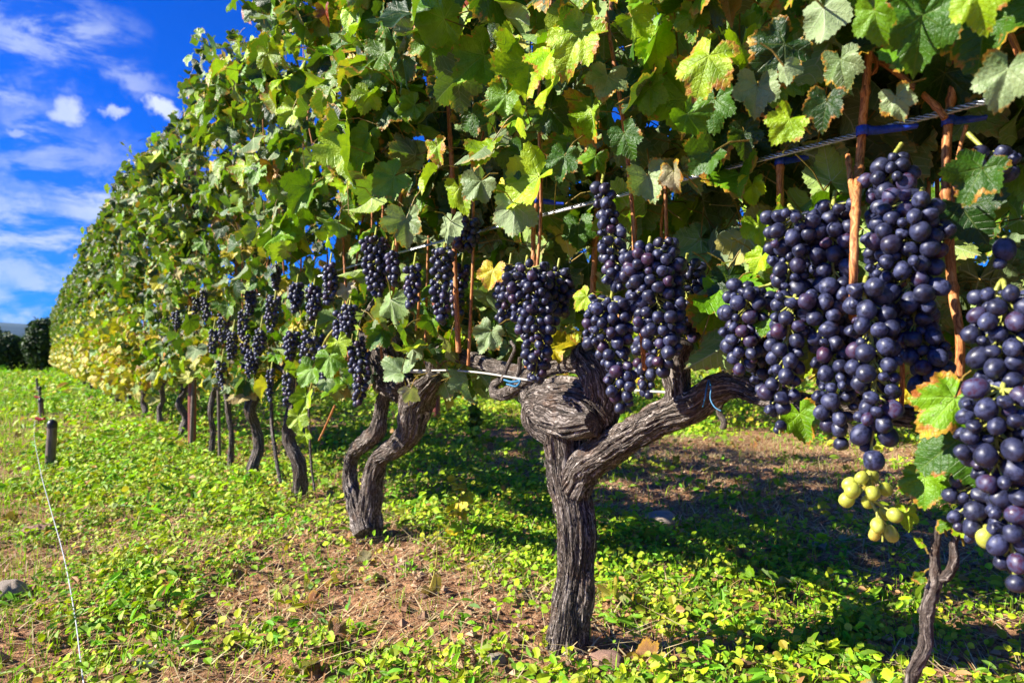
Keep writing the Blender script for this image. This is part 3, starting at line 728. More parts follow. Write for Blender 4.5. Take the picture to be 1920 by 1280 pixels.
# ------------------------------------------------------------------ hero leaves
# px, py, width px, offset, tip angle (deg, 0 = down, + = towards picture right), colour, brown, tilt(yaw,pitch), underside?, vine
HL = [(1090, 60, 165, .20, -35, 'lime', .45, .1, 0, -1 + 1, 'large lime leaf with dark spots'), (1330, 105, 170, .20, -25, 'lime', .75, .1, 0, 0, 'large lime leaf with browned edge'),
      (1470, 85, 150, .15, -50, 'dark', .6, -.2, 0, -1, None), (1545, 15, 130, .20, 10, 'pale', .2, .3, 1, -1, 'pale grey underside of a leaf'), (1640, 20, 120, .23, 5, 'bright', .3, .9, 0, -1, None),
      (1730, 30, 185, .19, -10, 'green', .1, -.1, 0, -1, None), (1830, -20, 150, .22, 10, 'lime', .2, .4, 0, -1, 'bright lime leaf with frilled lobes'), (1890, 130, 140, .2, -20, 'pale', .35, -.1, 0, -1, None),
      (1420, 160, 120, .16, -5, 'pale', .2, -.2, 0, -1, None), (1470, 125, 70, .2, 10, 'pale', .1, .5, 1, -1, None), (1340, 185, 120, .14, -10, 'green', .0, .2, 0, 0, None),
      (1480, 225, 95, .19, -40, 'lime', .2, -.3, 0, -1, None), (960, 75, 85, .2, -60, 'lime', .15, .2, 0, 0, None), (950, 180, 110, .2, -55, 'bright', .3, .1, 0, 0, None), (1030, 205, 120, .17, 40, 'dark', .1, .3, 0, 0, None),
      (1170, 250, 95, .15, 20, 'green', .1, .2, 0, 0, None), (885, 215, 80, .16, 10, 'green', .4, .2, 0, 1, None), (735, 70, 95, .2, 0, 'bright', .5, .2, 0, 1, None), (690, 175, 80, .21, -20, 'lime', .1, -.2, 0, 1, None),
      (690, 250, 85, .2, -30, 'bright', .1, .1, 0, 1, None), (580, 350, 110, .2, -40, 'bright', .05, .1, 0, 2, None), (740, 330, 110, .18, -60, 'bright', .25, .2, 0, 1, None), (820, 275, 75, .18, 15, 'lime', .95, .3, 0, 1, 'leaf turning orange from its edge'),
      (965, 385, 125, .15, 0, 'pale', .15, .05, 1, 0, 'pale leaf underside with raised veins'), (925, 505, 80, .13, -10, 'yellow', .85, .3, 0, 0, 'yellow leaf with rusty margin'), (1215, 330, 105, .12, 15, 'pale', .35, -.2, 0, 0, None),
      (1262, 320, 80, .13, 10, 'tan', .8, .5, 0, 0, 'dried grey-brown leaf'), (845, 415, 85, .13, -5, 'pale', .1, .6, 1, 1, None), (1100, 555, 65, .10, -50, 'lime', .6, .3, 0, 0, None), (1440, 596, 75, .085, -25, 'bright', .0, .35, 0, -1, 'small fresh green leaf among the grapes'),
      (1428, 480, 70, .04, -50, 'lime', .1, .7, 0, -1, None), (1500, 775, 105, .06, 20, 'bright', .45, .2, 0, -1, None), (1790, 745, 190, .12, -45, 'bright', .95, -.1, 0, -1, 'crinkled green leaf flushed reddish at its edge'), (1810, 815, 190, .105, -60, 'green', .3, .2, 0, -1, 'broad dark green leaf under the crinkled one'),
      (1800, 830, 150, .07, -60, 'green', .2, .3, 0, -1, None), (1735, 895, 110, .09, 0, 'bright', .25, .2, 0, -1, None), (1800, 385, 165, .05, 35, 'dark', .0, .2, 0, -1, None), (1410, 345, 75, .02, 0, 'lime', .1, .2, 0, -1, None),
      (1420, 420, 85, .0, 20, 'lime', .1, .4, 0, -1, None), (618, 668, 78, .20, 10, 'bright', .0, .2, 0, 2, None), (585, 690, 75, .20, -20, 'bright', .0, .2, 0, 2, None), (575, 742, 70, .20, -15, 'lime', .0, .3, 0, 2, 'fresh lime leaf drooping low'), (560, 780, 62, .20, 5, 'lime', .1, .3, 0, 2, None), (572, 815, 40, .20, 15, 'lime', .0, .3, 0, 2, None), (635, 640, 60, .19, 30, 'lime', .0, .3, 0, 2, None), (612, 715, 50, .20, 25, 'pale', .0, .3, 0, 2, None),
      (920, 620, 85, .1, -30, 'pale', .3, .2, 0, 0, None), (775, 655, 55, .1, -10, 'pale', .1, .4, 1, 1, None), (810, 600, 60, .08, 10, 'bright', .5, .3, 0, 1, None), (1085, 420, 90, -.05, 0, 'green', .1, .2, 0, 0, None),
      (650, 540, 55, .1, 10, 'tan', .6, .2, 0, 2, None), (560, 610, 55, .1, -20, 'yellow', .5, .3, 0, 2, None), (1700, 960, 60, .05, 10, 'lime', .1, .3, 0, -1, None)]
rngh = np.random.default_rng(77)
rq = np.random.default_rng(2024)
HL += [(862, 5, 75, .2, 20, 'red', .3, .2, 0, 1, 'red leaf high in the wall of leaves'), (800, 30, 75, .19, -70, 'orange', .9, .2, 0, 1, 'rusty red-edged leaf'), (610, 20, 50, .2, 0, 'red', .4, .2, 0, 1, None)]
for i_, (a_, b_) in enumerate([(1180, 40), (1240, 70), (1130, 140), (1210, 170), (1280, 215), (1390, 90), (1400, 250), (1330, 290), (1130, 300), (1060, 290), (980, 300), (900, 110), (870, 40), (830, 150), (790, 60), (780, 200), (900, 330), (850, 360), (760, 400), (640, 130), (600, 60), (560, 200), (1560, 200), (1680, 170), (1830, 320), (1590, 110), (1300, 20)]):
    vi_ = -1 if a_ > 1480 else (0 if a_ > 900 else 1)
    HL.append((a_ + rq.uniform(-15, 15), b_ + rq.uniform(-12, 12), rq.uniform(85, 135) * (1 if a_ > 850 else .8), rq.uniform(.13, .21), rq.uniform(-60, 50), ('lime', 'bright', 'green', 'bright', 'lime', 'pale', 'dark')[int(rq.integers(7))], rq.uniform(0, .6), rq.uniform(-.6, .7), int(rq.random() < .12), vi_, None))
for (px, py, wd, o, ta, cn, brown, yaw, under, vi, lab) in HL:
    d = drow(px, o); pos = PD(px, py, d)[None]; tocam = norm(np.array([[0, 0, H]]) - pos)
    right = np.array([[1.0, 0, 0]]); a = math.radians(ta)
    tip = -UP[None] * math.cos(a) + right * math.sin(a)
    nrm = tocam * .8 + N[None] * .35 + UP[None] * .25 + right * (-yaw * .7) + rngh.normal(0, .10, (1, 3))
    if under: nrm = -nrm
    c = np.array([[*PAL[cn], brown]]); c[:, :3] *= rngh.uniform(.9, 1.15)
    V, lo, st, uv, rim, CC = leaf_cloud(pos, nrm, tip, np.array([wd / F * d * 1.0]), c, T_HI, curl=1.15, rng=rngh)
    lf = mk('leaf', V, lo, st, MLEAF, vines[vi], uv=uv, uv2=rim, col=CC)
    if lab: lf['label'] = lab

# drooping yellow-green shoot with leaves hanging in front of vine 2, and young vine shoot on the ground
cane(vines[2], [(655, 560, 3), (640, 600, 3), (610, 640, 3), (590, 700, 2.5), (570, 780, 2.5)], .12, MSHOOT, nodes=False, name='shoot')
cane(vines[2], [(628, 760, 2.5), (610, 800, 2.2), (598, 825, 2)], .1, nodes=False)
cane(vines[2], [(526, 905, 3.5), (518, 860, 4), (510, 800, 4.2), (509, 755, 3.5)], .07, MBARKF, nodes=True)
cane(vines[2], [(578, 740, 2.5), (583, 860, 2.6), (590, 920, 2.4)], .12, MBARKF, nodes=True)

ys = empty('vine_shoot', PD(1705, 1295, drow(1705, .07)), 'thin woody vine shoot standing on the green weeds beneath the heaviest grapes', 'vine shoot')
for pts in ([(1705, 1310, 11), (1712, 1260, 11), (1735, 1215, 12), (1738, 1150, 11), (1748, 1110, 11), (1755, 1085, 12), (1752, 1040, 8), (1758, 1000, 6), (1762, 975, 5)], [(1755, 1085, 9), (1775, 1080, 9), (1790, 1050, 8), (1788, 1020, 6), (1795, 1000, 5)], [(1732, 1150, 6), (1722, 1140, 5)]):
    b = B(); px_tube(b, pts, .06, seg=24, step=.004, bark=.22, bf=5, seed=91, lump=.25); b.build('stem', MBARKF, ys)
pos = np.array([P(1728, 1015, .07), P(1770, 990, .07), P(1800, 1000, .07), P(1728, 1080, .07)]); n_ = len(pos)
V, lo, st, uv, rim, CC = leaf_cloud(pos, np.tile(N + UP * .3, (n_, 1)) + rngh.normal(0, .4, (n_, 3)), rngh.normal(0, 1, (n_, 3)), np.full(n_, .018), palette(n_, dict(lime=1, bright=1), rngh), T_MID, rng=rngh)
mk('foliage', V, lo, st, MLEAF, ys, uv=uv, uv2=rim, col=CC)

# ------------------------------------------------------------------ grapes
def sphere(name, nu, nv_, rx, rz, mat, wob, seed):
    V = [(0, 0, rz)]; 
    for i in range(1, nv_):
        a = math.pi * i / nv_
        for j in range(nu):
            q = 2 * math.pi * j / nu; V.append((rx * math.sin(a) * math.cos(q), rx * math.sin(a) * math.sin(q), rz * math.cos(a)))
    V.append((0, 0, -rz)); V = np.array(V)
    V *= (1 + wob * (vn(V / rx * 1.1 + 9, seed) - .5))[:, None]
    lo, st = [], []
    for j in range(nu):
        st.append(len(lo)); lo += [0, 1 + j, 1 + (j + 1) % nu]
    for i in range(nv_ - 2):
        for j in range(nu):
            a = 1 + i * nu; c = a + nu; st.append(len(lo)); lo += [a + j, c + j, c + (j + 1) % nu, a + (j + 1) % nu]
    a = 1 + (nv_ - 2) * nu; e = len(V) - 1
    for j in range(nu):
        st.append(len(lo)); lo += [a + j, e, a + (j + 1) % nu]
    o = mk(name, V, lo, st, mat); me = o.data; bpy.data.objects.remove(o); return me
RB = 0.0081
ber_hi = [sphere('grape', 24, 14, RB * a, RB * c, MGRAPE, .22, i) for i, (a, c) in enumerate(((1, 1.02), (.97, 1.06), (1.0, .97), (.95, 1.1)))]
ber_hi.append(sphere('grape', 24, 14, RB * .72, RB * .8, MGRAPE, .75, 9))
ber_lo = [sphere('grape', 12, 7, RB * a, RB * c, MGRAPE, .08, i) for i, (a, c) in enumerate(((1, 1.02), (.97, 1.08)))]
ber_gr = [sphere('grape', 24, 14, RB * a_, RB * 1.0, MGREEN, .2, i_) for i_, a_ in enumerate((.95, .85, .75))]
for i, m_ in enumerate(ber_hi + ber_lo + ber_gr): m_.name = 'grape_skin_%d' % i

BG = 'ripe blue grape bunches hanging from the near row'
def bunch(label, axis, prof, o=0.08, n=80, rb=1.0, hi=True, seed=0, meshes=None, group=BG, stem=None, name='grape_bunch', odepth=.8):
    """axis: list of (px,py); prof: half widths px at the same points; real depth from the row offset o"""
    rng = np.random.default_rng(seed + 900)
    A = np.array([P(a[0], a[1], o) for a in axis]); W = np.array([wd / F * drow(a[0], o) for wd, a in zip(prof, axis)])
    C, Wr = spline(A, W, .003)
    root = empty(name, C[0], label, 'grapes', group)
    s = np.concatenate([[0], np.cumsum(np.linalg.norm(np.diff(C, axis=0), axis=1))])
    r0 = RB * rb; pts = []; rads = []
    tries = 0
    n = int(n * 1.45) if meshes is None else n
    while len(pts) < n and tries < 7000:
        tries += 1
        f = rng.random(); wmax = Wr.max()
        i = int(f * (len(C) - 1)); w_ = max(Wr[i] - r0 * .8, 0)
        if rng.random() > .25 + .75 * (w_ + r0) / wmax: continue
        th = rng.uniform(0, 6.283); q = w_ * math.sqrt(rng.uniform(.30, 1.12))
        T = norm(C[min(i + 2, len(C) - 1)] - C[max(i - 2, 0)])
        a = norm(np.cross(T, N)); c = np.cross(a, T)
        p = C[i] + a * math.cos(th) * q + c * math.sin(th) * q * odepth + rng.normal(0, .001, 3)
        rr = r0 * rng.uniform(.80, 1.10) if rng.random() > .06 else r0 * rng.uniform(.5, .7)
        if pts:
            dd = np.linalg.norm(np.array(pts) - p, axis=1)
            if (dd < (np.array(rads) + rr) * .86).any(): continue
        pts.append(p); rads.append(rr)
    CORR.append((C[::max(1, int(.03 / .003))], float(np.mean(Wr)) * (.9 if o > .03 else .4)))
    ms = meshes or (ber_hi if hi else ber_lo)
    od = [(-(p - C[int(np.argmin(np.linalg.norm(C - p, axis=1)))]) @ norm(p * np.array([1, 1, 0]))) + rng.uniform(0, .01) for p in pts]
    order = np.argsort(-np.array(od)); extra = [(pts[i], rads[i]) for i in order[99:]]; pts = [pts[i] for i in order[:99]]; rads = [rads[i] for i in order[:99]]
    if extra:
        lo_ = ber_lo[0]; nv0 = len(lo_.vertices); cc = np.empty(nv0 * 3, np.float32); lo_.vertices.foreach_get('co', cc); cc = cc.reshape(-1, 3)
        ll = np.empty(len(lo_.loops), np.int32); lo_.loops.foreach_get('vertex_index', ll); stt = np.empty(len(lo_.polygons), np.int32); lo_.polygons.foreach_get('loop_start', stt)
        VV = np.concatenate([cc * (r_ / RB) + p for p, r_ in extra]); kk = np.arange(len(extra))[:, None]
        ex = mk('grape_cluster_rest', VV, (ll[None] + kk * nv0).ravel(), (stt[None] + kk * len(ll)).ravel(), MGRAPE, root); ex['kind'] = 'stuff'; ex.name = 'inner_grapes'
    b = B()
    for p, rr in zip(pts, rads):
        i = int(np.argmin(np.linalg.norm(C - p, axis=1) + .6 * np.maximum(0, p[2] - C[:, 2] + 0) )) ; j = max(0, i - 4); ax = C[j]
        outw = norm(p - ax + np.array([0, 0, -.004]))
        ob_ = bpy.data.objects.new('grape', ms[rng.integers(len(ms))]); COL.objects.link(ob_); ob_.parent = root
        ob_.location = p - C[0]
        q = Vector(outw).to_track_quat('Z', 'Y'); ob_.rotation_mode = 'QUATERNION'; ob_.rotation_quaternion = q
        k_ = rr / RB; ob_.scale = (k_, k_, k_)
        tube(b, [ax, p - outw * rr * .9], [.0011, .0008], seg=4 if not hi else 5, step=.01, cap=False)
    st = stem or [(axis[0][0] + 4, axis[0][1] - 25)]
    sp = [P(a[0], a[1], o * .8) for a in st[::-1]] + list(C[::6]) 
    tube(b, sp, np.linspace(.0022, .0010, len(sp)), seg=7, step=.005)
    b.build('stalk', MRACHIS, root)
    return root
# heavy cluster at the near side
bunch('upper part of the big cluster: long blue bunch beneath the short blue-taped cane', [(1490, 405), (1485, 450), (1480, 520), (1500, 580)], [62, 52, 42, 34], .10, 78, seed=1, stem=[(1480, 385)])
bunch('blue bunch hanging against the fork of the orange cane', [(1562, 385), (1560, 430), (1562, 500), (1572, 560)], [46, 48, 42, 30], .085, 62, seed=2)
bunch('blue bunch filled out to the side with a small green leaf over it', [(1410, 545), (1395, 590), (1392, 640), (1390, 700)], [50, 50, 46, 24], .085, 66, seed=3, stem=[(1440, 535), (1470, 520)])
bunch('long narrow blue bunch ending just above the gnarled arm', [(1490, 560), (1478, 620), (1470, 690), (1460, 750), (1462, 812)], [46, 44, 36, 36, 20], .11, 84, seed=4)
bunch('blue bunch in the middle of the big cluster, below the tip of the orange cane', [(1545, 560), (1540, 610), (1560, 680), (1566, 750), (1572, 835)], [44, 44, 40, 44, 24], .095, 88, seed=5)
bunch('longest hanging blue bunch, its tip just over the pale unripe grapes', [(1620, 545), (1632, 620), (1640, 700), (1640, 780), (1628, 880)], [42, 50, 52, 44, 22], .125, 98, seed=6)
bunch('small loose blue bunch crowning the big cluster beside the forked cane', [(1672, 300), (1672, 335), (1662, 375), (1655, 400)], [34, 50, 44, 34], .07, 36, seed=7, stem=[(1690, 270)])
bunch('broad blue bunch held between the two tall orange canes', [(1720, 375), (1700, 420), (1695, 480), (1705, 540), (1712, 590)], [56, 78, 74, 58, 46], .085, 98, 1.0, seed=8, stem=[(1730, 355)])
bunch('blue bunch with reddish berries tapering down above the crinkled red leaf', [(1715, 580), (1720, 630), (1738, 680), (1735, 725)], [52, 52, 46, 22], .075, 56, .98, seed=9)
bunch('blue bunch tucked in deep shade below the blue-taped tall cane', [(1850, 290), (1848, 320), (1850, 350)], [56, 62, 48], .02, 34, 1.02, seed=10, stem=[(1815, 250)])
bunch('blue bunch with withered yellowish stalk at its top at the frame edge', [(1885, 555), (1880, 600), (1875, 660), (1885, 730)], [62, 66, 60, 46], .10, 84, 1.0, seed=11, stem=[(1880, 525), (1868, 545)])
bunch('large dusky blue bunch below the frame-edge one', [(1880, 730), (1872, 790), (1868, 850), (1880, 910)], [66, 78, 72, 50], .12, 86, .98, seed=12)
bunch('dark blue bunch beside the vine shoot, with one green grape by it', [(1850, 890), (1830, 930), (1828, 975), (1835, 1015)], [60, 48, 46, 26], .09, 50, .98, seed=13)
bunch('lowest blue bunch of all, nearly touching the weeds', [(1895, 930), (1895, 990), (1900, 1060), (1903, 1110)], [48, 46, 34, 22], .12, 52, .98, seed=14)
bunch('unripe pale yellow-green grapes below the longest blue bunch', [(1630, 895), (1622, 920), (1640, 945), (1652, 975), (1655, 1015)], [46, 60, 30, 40, 24], .09, 14, .95, seed=15, meshes=ber_gr, group='unripe green grapes')
bunch('pair of green grapes beside the dark bunch near the vine shoot', [(1845, 1010), (1852, 1025)], [20, 20], .12, 2, .98, seed=16, meshes=ber_gr, group='unripe green grapes')
bunch('few loose berries by the wilted stalk near the dark green leaf', [(1880, 470), (1880, 500)], [22, 20], .05, 2, 1.15, seed=17)
for lab, ax, pr, o_ in (('shaded blue bunch filling the gap behind the top of the big cluster', [(1530, 420), (1528, 500), (1530, 590)], [50, 56, 44], .03), ('shaded blue bunch behind the middle of the big cluster', [(1590, 600), (1600, 680), (1602, 760)], [50, 48, 34], .05),
                        ('shaded blue bunch low behind the side of the big cluster', [(1440, 600), (1436, 680), (1440, 730)], [48, 44, 30], .04), ('shaded blue bunch deep behind the broad bunch of the tall canes', [(1690, 400), (1680, 500), (1672, 600)], [60, 56, 44], .02),
                        ('shaded blue bunch deep behind the frame-edge bunches', [(1915, 640), (1912, 760), (1905, 880)], [60, 62, 54], .05)):
    bunch(lab, ax, pr, o_, 60, 1.0, seed=int(ax[0][0]))
# bunches round the near vine
bunch('slim upper blue bunch emerging under the grey curled leaf', [(1128, 350), (1138, 400), (1148, 450), (1155, 515), (1158, 545)], [22, 24, 34, 32, 18], .11, 62, .95, seed=21)
bunch('broad blue bunch above the arm of the near vine, facing the sun', [(1215, 470), (1225, 520), (1235, 580), (1240, 640), (1240, 700)], [62, 66, 58, 46, 22], .10, 96, .98, seed=22)
bunch('blue bunch in the shade on the far side of the broad one', [(1285, 500), (1288, 550), (1282, 610), (1270, 650)], [40, 44, 40, 26], -.02, 60, .98, seed=23)
bunch('blue bunch with a slender tail hanging before the vine head', [(1145, 565), (1140, 620), (1155, 670), (1165, 720), (1172, 770)], [48, 54, 36, 34, 18], .12, 86, .96, seed=24)
bunch('dark blue bunch in shadow behind the vine head', [(1210, 640), (1212, 690), (1214, 745)], [30, 26, 14], .0, 34, .95, seed=25)
bunch('blue bunch over the hooked arm, its tip reaching the fist-like head', [(985, 505), (990, 550), (1005, 600), (1008, 655), (1003, 715)], [52, 58, 46, 36, 20], .10, 98, .95, seed=26)
bunch('blue shoulder bunch beside the bunch over the hooked arm', [(1045, 510), (1045, 545), (1048, 590)], [34, 38, 26], .04, 42, .95, seed=27)
bunch('shaded blue bunch half behind the hooked arm leaf', [(955, 500), (950, 545), (945, 600)], [26, 28, 20], .02, 34, .95, seed=28)
bunch('narrow blue bunch hanging below the pale curled leaf', [(832, 470), (826, 520), (826, 560), (828, 605)], [26, 24, 22, 14], .11, 56, .95, seed=29)
bunch('small dark bunch high beside the pale veined leaf', [(878, 412), (876, 440), (872, 470)], [30, 30, 20], .05, 30, .95, False, seed=30)
bunch('blue bunch hanging above the shaggy head of the forked vine', [(702, 452), (704, 490), (706, 530), (708, 560)], [34, 30, 24, 14], .12, 60, .95, False, seed=31)
bunch('blue bunch dangling beneath the shaggy head of the forked vine', [(668, 645), (676, 690), (674, 730), (670, 760)], [26, 26, 20, 12], .09, 52, .92, False, seed=32)
bunch('shaded blue bunch behind the narrow sunlit one', [(865, 500), (860, 540), (856, 590)], [22, 20, 14], .0, 30, .92, False, seed=33)
MG = 'smaller blue bunches further along the row'
far_b = [('slim sunlit bunch beyond the forked vine', [(618, 500), (620, 530), (616, 570)], [15, 18, 12]), ('bunch behind the grey folded leaf beyond the forked vine', [(588, 540), (590, 570), (582, 595)], [18, 18, 10]),
         ('shaded bunch under the yellow leaf above the broad dark trunk', [(590, 625), (582, 655), (572, 685)], [26, 26, 16]), ('bunch hanging at the side of the lime shoot', [(640, 590), (636, 620), (634, 645)], [16, 16, 10]),
         ('compact bunch left of a thin upright cane above the broad trunk', [(515, 560), (510, 590), (508, 622)], [18, 17, 10]), ('thin dangling bunch low beside the broad dark trunk', [(508, 695), (506, 725), (508, 755)], [10, 9, 7]),
         ('low bunch just above the broad dark trunk', [(537, 705), (540, 735), (538, 762)], [13, 12, 8]), ('narrow bunch right of the grey shaggy trunk top', [(488, 620), (486, 645), (482, 672)], [13, 14, 9]),
         ('bunch hanging over the grey shaggy trunk', [(458, 585), (456, 615), (460, 640), (458, 690)], [13, 14, 12, 8]), ('long thin bunch reaching down beside the slender trunk', [(415, 680), (412, 705), (418, 730)], [11, 11, 7]),
         ('bunch above the slender young vine', [(418, 590), (420, 615), (415, 642)], [14, 15, 8]), ('slim high bunch near the rust brown post', [(382, 545), (384, 570), (388, 600)], [9, 10, 7]),
         ('last small bunch beside the rust brown post', [(352, 595), (350, 612), (352, 628)], [10, 10, 7])]
far_b += [('thin bunch high above the shaggy head, beside an upright cane', [(735, 478), (738, 505), (735, 535)], [15, 17, 10]), ('shaded bunch just right of the shaggy head', [(776, 500), (774, 540), (770, 575)], [20, 20, 12]),
          ('bunch between the slim sunlit bunch and the shaggy head', [(655, 575), (652, 605), (648, 635)], [17, 18, 10]), ('upper bunch over the broad dark trunk', [(556, 535), (556, 560), (552, 585)], [16, 17, 10]),
          ('round dark bunch over the head of the broad trunk', [(548, 625), (545, 650), (543, 675)], [17, 18, 11]), ('low bunch between the broad trunk and the forked vine', [(612, 655), (608, 690), (604, 720)], [17, 17, 9]),
          ('small bunch above the compact one', [(520, 500), (518, 522), (516, 540)], [12, 13, 9]), ('upper bunch over the grey shaggy trunk', [(470, 545), (470, 565), (468, 590)], [13, 14, 9]),
          ('dark bunch in front of the head of the grey shaggy trunk', [(474, 660), (472, 685), (470, 708)], [15, 15, 9]), ('bunch over the thin trunk next to the grey shaggy one', [(436, 625), (436, 650), (434, 675)], [12, 13, 8]),
          ('bunch above the last slender trunk before the post', [(400, 620), (400, 642), (398, 662)], [11, 12, 8]), ('small purple bunch among yellow leaves by the post', [(368, 560), (368, 578), (366, 595)], [9, 10, 7]),
          ('small dark bunch beyond the post', [(330, 585), (330, 604), (328, 622)], [9, 10, 6]), ('tiny dark bunch far along the row', [(305, 600), (305, 617), (304, 632)], [8, 8, 6])]
for i, (lab, ax, pr) in enumerate(far_b):
    bunch(lab, ax, pr, .13, 36 if max(pr) > 12 else 24, .95, False, seed=50 + i, group=MG)

for args in DEFER: foliage(*args)
# ------------------------------------------------------------------ wires, ties, posts
def helix_wire(name, t0, t1, z, o, label, strands=4, rad=.0022, sr=.0011, pitch=.028, near_t=3.0, mat=None):
    root = empty(name, R(t0, o, z), label, 'wire', None)
    for k in range(strands):
        b = B(); n = int((near_t - t0) / .0035); s = np.linspace(0, near_t - t0, n); ph = 2 * math.pi * (s / pitch + k / strands)
        pts = R(t0, o, z)[None] + s[:, None] * U + (np.cos(ph) * rad)[:, None] * N + (np.sin(ph) * rad)[:, None] * UP
        pts[:, 2] += -.006 * np.sin(s * 2.1)
        seg = 6; th = np.linspace(0, 2 * math.pi, seg, endpoint=False)
        V = (pts[:, None] + np.cos(th)[None, :, None] * N * sr + np.sin(th)[None, :, None] * UP * sr).reshape(-1, 3)
        i = np.arange(n - 1)[:, None]; j = np.arange(seg)[None]; Fq = np.stack([i * seg + j, i * seg + (j + 1) % seg, (i + 1) * seg + (j + 1) % seg, (i + 1) * seg + j], -1).reshape(-1, 4)
        b.add(V, Fq); b.build('strand', mat or MWIRE, root)
    b = B(); tube(b, [R(near_t, o, z), R(t1, o, z)], [.003, .003], seg=6, step=1.0); b.build('cable', mat or MWIRE, root)
    return root
helix_wire('wire_rope', -1.6, 27, .733, .012, 'twisted steel wire rope running through the leaves, canes taped to it')
def wire(name, pts, r, mat, label, cat='wire', group=None, seg=8, step=.02):
    b = B(); tube(b, pts, r if hasattr(r, '__len__') else [r] * len(pts), seg=seg, step=step); o = b.build(name, mat, at=pts[0]); return tag(o, label, cat, group)
wire('training_wire', [R(-1.6, -.01, .452), R(-.3, -.005, .448), R(0, .035, .455), R(.3, .02, .468), R(.8, .0, .463), R(3, 0, .46), R(27, 0, .46)], .0018, MWIREW, 'straight pale training wire passing behind the head of the near vine')
wire('training_wire', [R(-1.6, -.02, 1.12), R(27, -.02, 1.12)], .0015, MWIRE, 'thin upper training wire hidden among the leaves')
def tape(label, px, py, w_px, h_px, o, r_px, tail=(8, -2)):
    """band wound round a cane with its ends pulled to the wire"""
    d = drow(px, o); k = d / F; c = PD(px, py, d); r = r_px * k * 1.18; hh = h_px * k / 2
    root = empty('plant_tie', c, label, 'tape tie', 'blue tape ties')
    b = B(); n = 22; th = np.linspace(0, 2 * math.pi, n, endpoint=False); rows = []
    for zz_, rr in ((-hh, r), (-hh * .95, r * 1.06), (hh * .95, r * 1.06), (hh, r)):
        rows.append(np.stack([c[0] + np.cos(th) * rr, c[1] + np.sin(th) * rr, np.full(n, c[2] + zz_)], 1))
    V = np.concatenate(rows); Fq = [[a * n + j, a * n + (j + 1) % n, (a + 1) * n + (j + 1) % n, (a + 1) * n + j] for a in range(3) for j in range(n)]
    b.add(V, Fq); b.build('band', MTAPE, root)
    b = B(); m_ = 14; f = np.linspace(0, 1, m_); L = w_px * k
    e = np.stack([c[0] + r * .7 + L * f, c[1] - r * .7 - .004 * f + .004 * np.sin(f * 3), c[2] + tail[1] * k * f], 1)
    hw = hh * (1 - .45 * f) ; wav = .0018 * np.sin(f * 9)
    fr = np.stack([e[:, 0], e[:, 1] + wav, e[:, 2] + hw], 1); fm = np.stack([e[:, 0], e[:, 1] - wav - .001, e[:, 2] + hw * .1], 1); fl = np.stack([e[:, 0] , e[:, 1] + wav * .5, e[:, 2] - hw], 1)
    bk = [x + np.array([0, .0012, 0]) for x in (fl, fm, fr)]
    V = np.concatenate([fr, fm, fl] + bk); Fq = [[a * m_ + i, (a + 1) * m_ + i, (a + 1) * m_ + i + 1, a * m_ + i + 1] for a in range(5) for i in range(m_ - 1)] + [[5 * m_ + i, i, i + 1, 5 * m_ + i + 1] for i in range(m_ - 1)]
    b.add(V, Fq); b.build('tail', MTAPE, root)
    return root
tape('blue tape tie on the forked tall cane', 1617, 246, 88, 18, .05, 9, tail=(0, 6))
tape('blue tape tie on the tallest cane, close to the rough grey-green leaf', 1778, 227, 55, 17, .0, 9, tail=(0, 3))
tape('blue tape tie on the short cane above the big grape cluster', 1463, 303, 52, 14, .0, 8, tail=(0, 8))
tape('blue tape tie on the thin cane over the pale veined leaf', 1006, 376, 46, 11, .03, 5, tail=(0, -8))
def twine(label, pts, o):
    b = B(); px_tube(b, pts, o, seg=6, step=.003); ob_ = b.build('twine', MTWINE, at=P(pts[0][0], pts[0][1], o)); return tag(ob_, label, 'twine', 'teal twine ends')
twine('teal twine wound round the end of the gnarled arm', [(1318, 762, 1.5, .01), (1322, 745, 1.6, .014), (1325, 727, 1.6, .01), (1329, 712, 1.5, -.005), (1333, 728, 1.5, .012), (1332, 748, 1.5, .016), (1341, 764, 1.4, .02), (1352, 770, 1.3, .02)], .04)
twine('teal twine tied round the hooked arm', [(945, 712, 2), (960, 716, 2.4), (975, 714, 2.4), (968, 724, 2), (950, 720, 1.8)], .045)

# rust brown post
def hex_post(name, base, h, r, mat, label, cat, group=None, round_=.0):
    root = empty(name, base, label, cat, group); b = B(); n = 16; th = np.linspace(0, 2 * math.pi, n, endpoint=False)
    return root, b, th
pr_ = empty('metal_post', R(3.02, .03, 0), 'rust brown round metal post standing among the vine trunks', 'post')
b = B(); tube(b, [R(3.02, .03, -.05), R(3.02, .03, 1.9)], [.0205, .0205], seg=28, step=.05); b.build('tube', MRUST, pr_)
b = B(); tube(b, [R(3.02, .03, 1.9), R(3.02, .03, 1.915)], [.0235, .0225], seg=28, step=.05); b.build('cap', MRUST, pr_)
for t_, lab in ((1.14, 'brown metal post seen between trunks behind the forked vine'), ):
    g_ = G(818, 792); o_ = empty('metal_post', g_, lab, 'post'); b = B(); tube(b, [g_ - UP * .05, g_ + UP * 1.9], [.03, .03], seg=24, step=.05); b.build('tube', MRUST, o_)
    b = B(); tube(b, [g_ + UP * 1.9, g_ + UP * 1.915], [.034, .033], seg=24, step=.05); b.build('cap', MRUST, o_)
wire('support_stick', [R(2.42, .02, -.03), R(2.42, .03, .5)], .0075, MSTAKE, 'thin dark support stick between the slender trunks', 'stick', seg=10)
wire('support_stick', [R(2.95, .05, -.03), R(2.93, .03, .62)], .009, MSTAKE, 'pale thin support stick leaning on the rust brown post', 'stick', seg=10)

